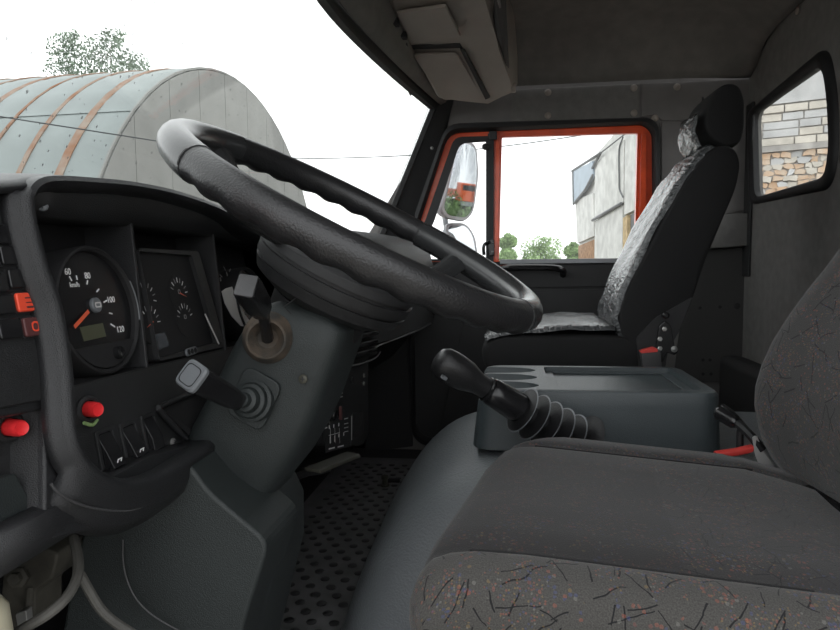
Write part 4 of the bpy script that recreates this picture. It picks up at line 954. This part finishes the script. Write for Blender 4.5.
# ================================================================== OVERHEAD CONSOLE
oc = thing('overhead_console', 'beige plastic overhead storage console above the windshield', 'storage console', (-.15, 2.0, zz(.66)))
S2 = [  # Y, bottom-left, bottom-right edge, shoulder, top
    (2.31, at(440, 99, 2.30), at(488, 103, 2.30), at(512, 94, 2.30)),
    (2.29, at(438, 98, 2.28), at(488, 103, 2.28), at(514, 92, 2.28)),
    (2.00, at(411, 50, 2.00), at(466, 50, 2.00), at(499, 55, 2.03)),
    (1.95, at(406, 44, 1.95), at(463, 40, 1.95), at(497, 44, 1.98)),
    (1.62, at(386, -10, 1.62), at(446, -8, 1.62), at(482, -4, 1.65))]
rings = []
for i, (y, a, b, c) in enumerate(S2):
    a, b, c = V((a.x, y, a.z)), V((b.x, y, b.z)), V((c.x, y, c.z)); k = .012 if i == 0 else 0
    top = zz(.855)
    rings.append([a + V((-.012, 0, .05)), a + V((-.004, 0, .010 + k)), a + V((.006, 0, .002 + k)), a * .5 + b * .5 + V((0, 0, k)), b + V((0, 0, .0 + k)), b * .5 + c * .5 + V((0, 0, .004 + k)), c + V((-k, 0, .004)), c + V((.012 - k, 0, .03)), c + V((.012 - k, 0, .12)), V((c.x, y, top)), V((a.x - .02, y, top - .12))])
mk(loft(rings), 'body', 'beige_plastic', oc, smooth=30)
def onq(px, py, Y, o=0): p = at(px, py, Y); return p + V((0, 0, -o))
lidp = [onq(412, 51, 2.00, .004), onq(457, 50, 2.00, .004), onq(484, 95, 2.27, .004), onq(443, 97, 2.27, .004)]
mk(prism(round_poly(lidp, [.02, .02, .015, .015]), (0, 0, -.008)), 'hatch', 'beige_plastic', oc, smooth=0, bevel=.004)
gr = [onq(460, 47, 1.985, .001), onq(465, 49, 1.985, .001), onq(490, 94, 2.25, .006), onq(485.5, 96, 2.25, .006)]
mk(prism(gr, (0, 0, -.006)), 'finger_slot', 'recess_black', oc, smooth=0)
mk(prism([onq(411, 44.5, 1.965, .001), onq(460, 42.5, 1.965, .001), onq(463, 47, 1.99, .001), onq(412, 48.5, 1.99, .001)], (0, 0, -.002)), 'hatch_gap', 'recess_black', oc, smooth=0)
up2 = [onq(396, 9, 1.72, .002), onq(446, 2, 1.66, .002), onq(461, 33, 1.87, .002), onq(412, 40, 1.92, .002)]
mk(prism(round_poly(up2, .012), (0, 0, -.010)), 'hatch', 'beige_plastic', oc, smooth=0, bevel=.004)
mk(lathe(onq(438, 24, 1.82, .012), (0, -.3, -1), [(-.002, .010), (.0006, .010), (.0007, .0003)], 14, ell=(1, .6)), 'latch_hole', 'recess_black', oc)
for px, py, Y in ((396, 22, 1.80), (404, 35, 1.88), (405, 43, 1.94), (408, 53, 2.0)):
    mk(box(at(px, py, Y), (.016, .03, .02)), 'clip', 'panel_dark', oc, smooth=0, bevel=.003)
# dark shelf opening on the side that faces the driver
so = [at(492, -6, 1.66), at(500, -6, 1.66), at(505, 76, 2.20), at(490, 30, 1.92)]
mk(prism([p + V((.006, -.0, .0)) for p in so], (.008, 0, .004)), 'shelf_opening', 'panel_dark', oc, smooth=0)
mk(tube([at(492, -4, 1.67) + V((.014, 0, 0)), at(499, 20, 1.82) + V((.012, 0, 0))], .005, 6), 'shelf_lip', 'stalk_grey', oc)
mk(tube([at(489.5, 33, 1.93) + V((.010, 0, 0)), at(505, 78, 2.21) + V((.012, 0, 0))], .003, 6), 'shelf_lip', 'stalk_grey', oc)
mk(box(at(491, 25, 1.90) + V((.014, 0, 0)), (.018, .02, .022)), 'shelf_catch', 'pale_metal', oc, smooth=0, bevel=.002)
mk(box(at(510, 88, 2.26) + V((.012, 0, 0)), (.016, .02, .03)), 'end_clip', 'beige_plastic', oc, smooth=0, bevel=.004)
# ================================================================== FOOTWELL THINGS
rs = thing('fluid_reservoir', 'cream plastic fluid bottle in the dark footwell', 'reservoir', tuple(at(-25, 650, .50)))
rc = at(-26, 640, .50)
mk(lathe(rc - V((0, 0, .06)), (0, 0, 1), [(0, .0003), (0, .026), (.006, .031), (.05, .031), (.085, .028), (.098, .020), (.104, .013), (.114, .013)], 28), 'bottle', 'cream', rs, smooth=50)
mk(lathe(rc + V((0, 0, .052)), (0, 0, 1), [(0, .016), (.014, .016), (.016, .012), (.0161, .0003)], 20), 'cap', 'rubber', rs)
tag(mk(tube([at(a, b, y) for a, b, y in ((74, 538, .62), (78, 560, .60), (77, 578, .58), (66, 598, .56), (48, 614, .545), (28, 626, .54), (5, 640, .54))], .0052, 10, 5), 'air_hose', 'hose'), 'grey hose bending down toward the cream bottle', 'hose')
tag(mk(tube([at(a, b, y) for a, b, y in ((80, 574, .62), (90, 592, .62), (100, 608, .62), (112, 620, .62), (130, 632, .62), (160, 650, .62))], .005, 10, 5), 'air_hose', 'hose'), 'grey hose bending toward the steering column base', 'hose')
br = thing('pedal_bracket', 'grimy steel pedal bracket with bolts beneath the dashboard', 'bracket', tuple(at(30, 600, .70)))
mk(prism(round_poly([at(a, b, .66) for a, b in [(4, 556), (40, 546), (58, 554), (52, 580), (34, 592), (34, 628), (14, 640), (0, 600)]], .006), (0, .05, 0)), 'casting', 'grimy_metal', br, smooth=0, bevel=.006)
mk(prism(round_poly([at(a, b, .64) for a, b in [(15, 614), (26, 610), (27, 626), (18, 630)]], .003), (0, .01, 0)), 'lug', 'dull_steel', br, smooth=0, bevel=.002)
mk(lathe(at(19, 577, .655), (.2, -1, .2), [(-.004, .012), (.004, .012), (.006, .008), (.012, .007), (.0121, .0002)], 6), 'bolt', 'grimy_metal', br)
mk(tube([at(30, 588, .66), at(29, 603, .655), at(26, 622, .65)], .004, 8, 2), 'rod', 'grimy_metal', br)
# pedals
pe = thing('accelerator_pedal', 'flat olive-edged pedal plate beyond the steering column', 'pedal', (-.40, 1.28, .006))
pa, pb = atx(320, 470, -.338), atx(360, 454, -.315)
mk(prism([pa, pb, pb + V((-.03, .004, .004)), pa + V((-.03, .0, .004))], (.002, 0, -.007)), 'plate', 'pedal', pe, smooth=0, bevel=.002)
mk(tube([(pa + pb) / 2 + V((-.024, 0, -.012)), (pa + pb) / 2 + V((-.12, 0, -.06)), V(((pa.x + pb.x) / 2 - .26, (pa.y + pb.y) / 2, .008))], .010, 8, 4), 'pedal_arm', 'panel_dark', pe)
fb = thing('floor_bolt', 'small brass-coloured valve stub standing on the studded floor mat', 'bolt', tuple(atz(386, 486, .006)))
fp = atz(385, 486, .006)
mk(lathe(fp + V((0, 0, .0)), (0, 0, 1), [(0, .014), (.006, .014), (.006, .009), (.022, .009), (.024, .012), (.034, .012), (.036, .008), (.0361, .0003)], 14), 'stem', 'pedal', fb)
mk(box(fp + V((.028, .01, .016)), (.04, .012, .012)), 'arm', 'panel_dark', fb, smooth=0, bevel=.003)
# ================================================================== MIRRORS OUTSIDE THE PASSENGER DOOR
YM = 2.80
def mirror(pts, Y, nrm, r, t, bulge=0):
    nrm = V(nrm).normalized(); c = at(sum(p[0] for p in pts) / len(pts), sum(p[1] for p in pts) / len(pts), Y)
    def onp(px, py): d = ray(px, py); s = (c - C0).dot(nrm) / d.dot(nrm); return C0 + d * s
    loop = round_poly([onp(*p) for p in pts], r, 5)
    mk(loft([[p + nrm * .004 for p in grow(loop, .003)], [p + nrm * .004 for p in grow(loop, .013)], [p - nrm * .006 for p in grow(loop, .018)], [p - nrm * .04 for p in grow(loop, .008)], [p - nrm * .055 for p in grow(loop, -.03)]]), 'housing', 'mirror_frame', t, smooth=40)
    cc_ = sum(loop, V()) / len(loop)
    rg_ = [[cc_ + (p - cc_) * s + nrm * (.005 + bulge * (1 - s * s)) for p in loop] for s in (1, .8, .6, .4, .2, .02)]
    mk(loft(rg_), 'mirror_glass', 'mirror', t, smooth=80)
    return t, c, nrm
sm_ = thing('side_mirror', 'grey-framed passenger side mirror, tall glass above a small lower glass', 'mirror', tuple(at(455, 215, 2.8)))
m1, c1, n1 = mirror([(457, 144), (467, 143), (475, 149), (476, 175), (472, 209), (465, 218), (447, 215), (443, 208)], YM, V((.94, .30, .0)).normalized() - ray(460, 190).normalized(), .03, sm_)
m2, c2, n2 = mirror([(447, 226), (465, 226), (472, 236), (477, 264), (460, 264), (451, 252)], YM - .02, (.55, -.70, .45), .03, sm_, .012)
mk(tube([c1 - n1 * .045 + V((0, 0, .20)), c1 - n1 * .09 + V((0, 0, .0)), c1 - n1 * .10 + V((0, 0, -.15)), c1 - n1 * .07 + V((0, 0, -.35)), V((-.40, 2.56, c1.z - .42))], .012, 8, 4), 'mirror_arm', 'mirror_frame', m1)
# ================================================================== OUTSIDE
GZ = -1.25
# ---- arched hangar
hg = thing('hangar', 'arched sheet-metal hangar with rusty seams across the yard', 'building', (-6.2, 14.6, GZ))
HZ = -.78; HR = 5.8; HY = 14.6; HX = -6.2
AX = V((-1, .025, 0)).normalized()
def hp(s, a, r=HR):   # s metres along the axis from the gable, a angle from the near springing
    b = V((HX, HY, HZ)) + AX * s; n = V((-AX.y * -1, 0, 0)); side = V((AX.y, -AX.x, 0)) * -1
    side = V((0, -1, 0)) - AX * V((0, -1, 0)).dot(AX); side.normalize()
    return b + side * (math.cos(a) * r) + V((0, 0, math.sin(a) * r))
A0 = -.33
rows_a = [A0, .18, .50, .80, 1.10, 1.45, 1.85, 2.35, math.pi + .33]
BAY = .74; NB = 22
for r_ in range(len(rows_a) - 1):
    a0, a1 = rows_a[r_], rows_a[r_ + 1]
    seg = [a0 - .004 + (a1 - a0 + .016) * k / 5 for k in range(6)]
    lift = .012 * (r_ % 2)
    v, f = loft([[hp(.02, a, HR + lift) for a in seg], [hp(.06, a, HR + lift + .012) for a in seg], [hp(BAY - .06, a, HR + lift + .012) for a in seg], [hp(BAY - .02, a, HR + lift) for a in seg], [hp(BAY - .02, a, HR + lift - .02) for a in seg], [hp(.02, a, HR + lift - .02) for a in seg]], closed=False, cap=False, loop=True)
    o = mk((v, f), 'roof_sheet', 'sheet_metal', hg, smooth=30)
    for k in range(1, NB):
        c = o.copy(); COL.objects.link(c); c.parent = hg; c.location = o.location + AX * BAY * k
segs = [A0 + (math.pi + .66) * k / 40 for k in range(41)]
for k in range(NB):
    wd = (.06, .15, .09)[k % 3]; s = k * BAY
    rng = [(s - wd / 2, .005), (s - wd / 2, .03), (s, .04), (s + wd / 2, .03), (s + wd / 2, .005)] if k else [(0, -.02), (0, .02), (.03, .025), (.05, .0)]
    mk(loft([[hp(q, a, HR + h_) for a in segs] for q, h_ in rng], closed=False, cap=False), 'seam_strip', 'rust' if k else 'gable', hg, smooth=30)
mk(loft([[hp(.25, a, HR - .05) for a in segs], [hp(.0, a, HR - .05) for a in segs]], closed=False, cap=False), 'roof_edge', 'gable', hg)
# gable of upright sheets
npan = 20; wpan = 2 * HR / npan
sd = (hp(0, 0) - hp(0, math.pi)).normalized() * -1; o0 = hp(0, 0, 0)
for k in range(npan):
    u0, u1 = -HR + k * wpan + .003, -HR + (k + 1) * wpan - .003
    top = []
    for q in range(5):
        u_ = u0 + (u1 - u0) * q / 4; top.append(o0 + sd * u_ + V((0, 0, math.sqrt(max(0, (HR - .04) ** 2 - u_ * u_)))))
    bot = [o0 + sd * u1, o0 + sd * u0]
    for b_ in bot: b_.z = GZ
    off_ = AX * (-.020 if k % 2 else -.015)
    mk(prism([p + off_ for p in top + bot], AX * .05), 'gable_sheet', 'gable', hg, smooth=0)
# ---- cables
def cable(pts, r, label):
    tag(mk(tube(pts, r, 6, 6), 'overhead_cable', 'cable'), label, 'cable')
cable([at(-150, 92, 9.0), at(0, 116.5, 9.2), at(80, 129, 9.6), at(160, 141.5, 10.6), at(215, 150, 13.7)], .011, 'dark cable strung low in front of the arched hangar')
cable([at(287, 157.5, 18.4), at(320, 158.5, 18.2), at(415, 155, 17.8), at(505, 146, 17.4), at(570, 137, 17), at(640, 126, 16.4)], .014, 'thin cable high across the white sky beyond the side window')
# ---- trees
def tree(label, base, h, rx, n, m, blobs, seed, leaf=.16, trunk=.14):
    random.seed(seed); t = thing('tree', label, 'tree', tuple(base), 'trees beyond the yard'); base = V(base)
    mb = MB()
    vs, fs = [], []
    for i in range(n):
        b = random.choices(blobs, weights=[q[3] ** 2 for q in blobs])[0]
        while True:
            p = V([random.uniform(-1, 1) for _ in range(3)])
            if p.length < 1: break
        p = base + V((b[0] + p.x * b[3], b[1] + p.y * b[3], b[2] + p.z * b[3] * 1.1)); s = leaf * random.uniform(.6, 1.3)
        u = V([random.uniform(-1, 1) for _ in range(3)]).normalized(); w_ = u.orthogonal().normalized(); k = len(vs)
        vs += [p - u * s, p + w_ * s * .45, p + u * s, p - w_ * s * .45]; fs.append((k, k + 1, k + 2, k + 3))
    mk((vs, fs), 'foliage', m, t, smooth=0)
    mk(tube([base, base + V((.05, 0, h * .4)), base + V((-.1, 0, h * .85))], [trunk, trunk * .7, trunk * .25], 8, 4), 'trunk', 'bark', t)
    for k in range(6):
        b = blobs[k % len(blobs)]
        mk(tube([base + V((0, 0, h * (.3 + .06 * k))), base + V((b[0] * .6, b[1] * .6, (b[2] + h * .4) / 2 + .3)), base + V((b[0], b[1], b[2]))], [trunk * .4, trunk * .25, trunk * .1], 6, 3), 'branch', 'bark', t)
def gb(px, Y): p = at(px, 266, Y); return (p.x, p.y, GZ)
Yt = 34; sc_ = Yt / F
def zpx(py, Y): return at(420, py, Y).z - GZ
b0 = gb(104, Yt)
tree('tall pale-leaved tree rising behind the arched hangar', b0, zpx(20, Yt), 3, 4200, 'leaf_pale',
     [(-1.8, 0, zpx(30, Yt), .9), (-.6, 0, zpx(38, Yt), 1.2), (.8, 0, zpx(34, Yt), 1.0), (2.0, .3, zpx(54, Yt), 1.1), (-1.9, 0, zpx(55, Yt), 1.0), (1.3, -.4, zpx(24, Yt), .6), (-1.6, 0, zpx(20, Yt), .5), (0, 0, zpx(75, Yt), 1.8), (2.3, 0, zpx(58, Yt), .9), (-1.2, 0, zpx(13, Yt), .3), (1.6, 0, zpx(17, Yt), .35)], 3, .10)
b0 = gb(15, Yt)
tree('small bushy tree top just clearing the hangar roof', b0, zpx(68, Yt), 2, 900, 'leaf_pale', [(-.3, 0, zpx(66, Yt), .55), (.4, 0, zpx(68, Yt), .5), (0, 0, zpx(85, Yt), 1.0)], 5, .085)
for px, top, wd, lab, sd_ in ((508, 234, 12, 'green tree beside the red window post, beyond the side window', 11), (541, 242, 27, 'broad green tree between window post and pale panel building', 12), (573, 243, 12, 'green tree touching the corner of the pale panel building', 13)):
    Yq = {11: 45, 12: 54, 13: 48}[sd_]; r = wd * Yq / F * .62
    b0 = gb(px, Yq)
    tree(lab, b0, zpx(top + 4, Yq), r, 6000, 'leaf_green', [(-r * .55, 0, zpx(top + 10, Yq), r * .7), (r * .5, 0, zpx(top + 9, Yq), r * .75), (0, 0, zpx(top + 5, Yq), r * .55), (0, 0, zpx(top + 24, Yq), r * 1.2), (0, .3, 1.2, r * 1.3), (.5, 0, .9, r * 1.2)], sd_, .12, .15)
# ---- pale panel building beyond the side window
pb_ = thing('panel_building', 'pale concrete panel building with brick infill beyond the side window', 'building', (2.45, 24, GZ))
PA = V((2.45, 24, 0)); PB = V((3.55, 13.9, 0)); PD = (PB - PA).normalized(); PN = V((PD.y, -PD.x, 0)); PN = PN if PN.x < 0 else -PN
PLEN = (PB - PA).length
def pw(px, py, o=0):
    d = ray(px, py); q = V((d.x, d.y)); s = ((PA - C0).x * PN.x + (PA - C0).y * PN.y) / (d.x * PN.x + d.y * PN.y); return C0 + d * s + PN * o
mk(prism([PA + V((0, 0, GZ)), PB + V((0, 0, GZ)), PB + V((0, 0, 5.0)), PA + V((0, 0, 3.9))], -PN * 5), 'core', 'concrete_panel', pb_, smooth=0)
ppan = [([(578, 200), (596.5, 193), (597, 236), (580, 243)], 'concrete_panel'), ([(598, 164), (628, 140), (627, 202), (598, 219)], 'concrete_panel'),
        ([(629, 139), (648, 122), (648, 205), (628, 215)], 'concrete_panel'), ([(598, 221.5), (626.5, 205), (626, 275), (597.5, 275)], 'concrete_panel'), ([(597.5, 163), (612, 151), (612, 150), (597.5, 161)], 'concrete_panel')]
for pts, m in ppan[:4]: mk(prism([pw(a, b) for a, b in pts], PN * .10), 'wall_panel', m, pb_, smooth=0)
mk(prism([pw(a, b, .02) for a, b in [(580, 246), (597, 239), (597, 275), (580, 275)]], PN * .04), 'brick_infill', 'brick_brown', pb_, smooth=0)
mk(prism([pw(a, b, .02) for a, b in [(627.5, 218), (632, 215), (632, 275), (627, 275)]], PN * .10), 'brick_pier', 'brick_yellow', pb_, smooth=0)
mk(prism([pw(a, b, .02) for a, b in [(632.5, 215), (648, 207), (648, 275), (632.5, 275)]], PN * .03), 'dark_opening', 'dark_flash', pb_, smooth=0)
mk(prism([pw(a, b, .10) for a, b in [(578, 171), (597.5, 161), (598, 176), (590, 190), (578.5, 203)]], PN * .06), 'corner_sheet', 'blue_sheet', pb_, smooth=0)
for a, b in (((576.5, 171), (606, 153)), ((577.5, 171), (578, 204)), ((578, 204), (590, 190)), ((590, 190), (598, 175)), ((606, 153), (597.5, 168)), ((597.5, 220.2), (627, 203.5)), ((606, 153), (648, 121))):
    mk(tube([pw(*a, .16), pw(*b, .16)], .045 if a[1] != 153 or b[1] != 121 else .02, 6), 'flashing', 'dark_flash', pb_, smooth=0)
mk(tube([pw(a, b, .13) for a, b in ((628, 137), (624, 150), (624, 180), (624.5, 190), (628, 197))], .022, 6, 4), 'down_wire', 'dark_flash', pb_)
# ---- weathered brick building behind the cab
bb = thing('brick_building', 'weathered white and orange brick wall seen through the rear window', 'building', (4.2, 7.6, GZ))
BN = V((-.38, -.92, 0)).normalized(); BT = V((.92, -.38, 0)); BP = at(790, 130, 7.5)
def bw(px, py, o=0): d = ray(px, py); return C0 + d * ((BP - C0).dot(BN) / d.dot(BN)) + BN * o
oz = bw(750, 130); W0 = oz.copy()
def bq(u, z, o=0): return V((W0.x, W0.y, 0)) + BT * u + V((0, 0, z)) + BN * o
zr = lambda py: bw(790, py).z
mk(prism([bq(-.45, GZ), bq(3.2, GZ), bq(3.2, zr(20)), bq(-.45, zr(20))], BN * -.3), 'core', 'mortar', bb, smooth=0)
mk(prism([bq(-.45, zr(103)), bq(3.2, zr(103)), bq(3.2, zr(20)), bq(-.45, zr(20))], BN * .03), 'plaster_band', 'plaster', bb, smooth=0)
mk(prism([bq(-.45, zr(151)), bq(3.2, zr(151)), bq(3.2, zr(145)), bq(-.45, zr(145))], BN * .05), 'ledge', 'mortar', bb, smooth=0)
random.seed(21)
z = zr(145) + .006; bh = (zr(104) - zr(145)) / 5; row = 0
while z + bh * .9 < zr(103):
    u = -.43 - (row % 2) * .0
    while u < 2.0:
        w_ = random.choice([.22, .22, .30, .34, .20])
        o = mk(prism([bq(u, z), bq(u + w_ - .012, z), bq(u + w_ - .012, z + bh - .012), bq(u, z + bh - .012)], BN * random.uniform(.012, .03)), 'brick', 'brick_white' if random.random() > .25 else 'plaster', bb, smooth=0, bevel=.004)
        u += w_
    z += bh; row += 1
# crumbled lower courses: irregular stones
z = zr(205); sh = .062; row = 0
while z < zr(152):
    u = -.43
    while u < 1.9:
        w_ = random.uniform(.06, .13); j = lambda k=.014: random.uniform(-k, k)
        poly = [bq(u + .006 + j(), z + .006 + j()), bq(u + w_ * .5, z + j()), bq(u + w_ - .006 + j(), z + .004 + j()), bq(u + w_ + j(), z + sh * .6), bq(u + w_ - .01 + j(), z + sh - .004 + j()), bq(u + w_ * .4, z + sh - .002 + j()), bq(u + .004 + j(), z + sh - .006 + j())]
        if len([c for c in bb.children if c.name.startswith('stone')]) < 290:
            mk(prism(poly, BN * random.uniform(.008, .05)), 'stone', random.choice(['brick_orange', 'brick_orange', 'brick_white', 'brick_orange', 'plaster']), bb, smooth=0)
        u += w_
    z += sh; row += 1
# ---- things only the mirror shows: an orange truck, a shrub and grass
sobj(mk(bx(10, 110, 2, 60, GZ - .05, GZ + .02), 'grass_verge', 'grass', smooth=0))
def refl(px, py, dist):
    d = ray(px, py).normalized(); s = (c1 - C0).dot(n1) / d.dot(n1); p = C0 + d * s; r = d - 2 * d.dot(n1) * n1; return p + r * dist
tp = refl(467, 196, 78)
tk = thing('truck', 'orange truck parked behind, visible in the tall side mirror', 'truck', (tp.x, tp.y, GZ))
tx, ty = tp.x, tp.y
mk(loft([[V((x, ty + y, z)) for x, z in ((tx - 1.1, -.2), (tx - 1.05, .9), (tx - .85, 1.9), (tx + .9, 1.95), (tx + .95, -.2))] for y in (-1.2, 1.2)]), 'cab', 'truck_orange', tk, smooth=0, bevel=.06)
mk(bx(tx - 1.02, tx - .80, ty - 1.0, ty + 1.0, 1.0, 1.7), 'windscreen', 'dark_glass', tk, smooth=0)
mk(bx(tx + 1.1, tx + 5, ty - 1.2, ty + 1.2, .1, 1.1), 'bed', 'truck_orange', tk, smooth=0, bevel=.03)
mk(bx(tx - .9, tx + 5, ty - .5, ty + .5, -.5, -.1), 'chassis', 'tyre', tk, smooth=0)
mk(bx(tx - 1.2, tx - .9, ty - 1.2, ty + 1.2, -.75, -.25), 'bumper', 'mirror_frame', tk, smooth=0, bevel=.04)
for x in (tx - .2, tx + 2.4, tx + 3.7):
    for s in (-1, 1):
        w_ = mk(lathe((x, ty + s * .75, GZ + .5), (0, s, 0), [(0, .3), (0, .46), (.05, .5), (.25, .5), (.3, .46), (.3, .28), (.22, .2), (.22, .001)], 20), 'wheel', 'tyre', tk)
sp_ = refl(449, 205, 30)
tree('low green bush in the grass behind the truck cab', (sp_.x, sp_.y, GZ), 1.2, 1, 1200, 'leaf_green', [(0, 0, 1.0, 1.1), (1.2, .3, .8, .9), (-1.0, -.2, .8, .9)], 31, .14, .05)
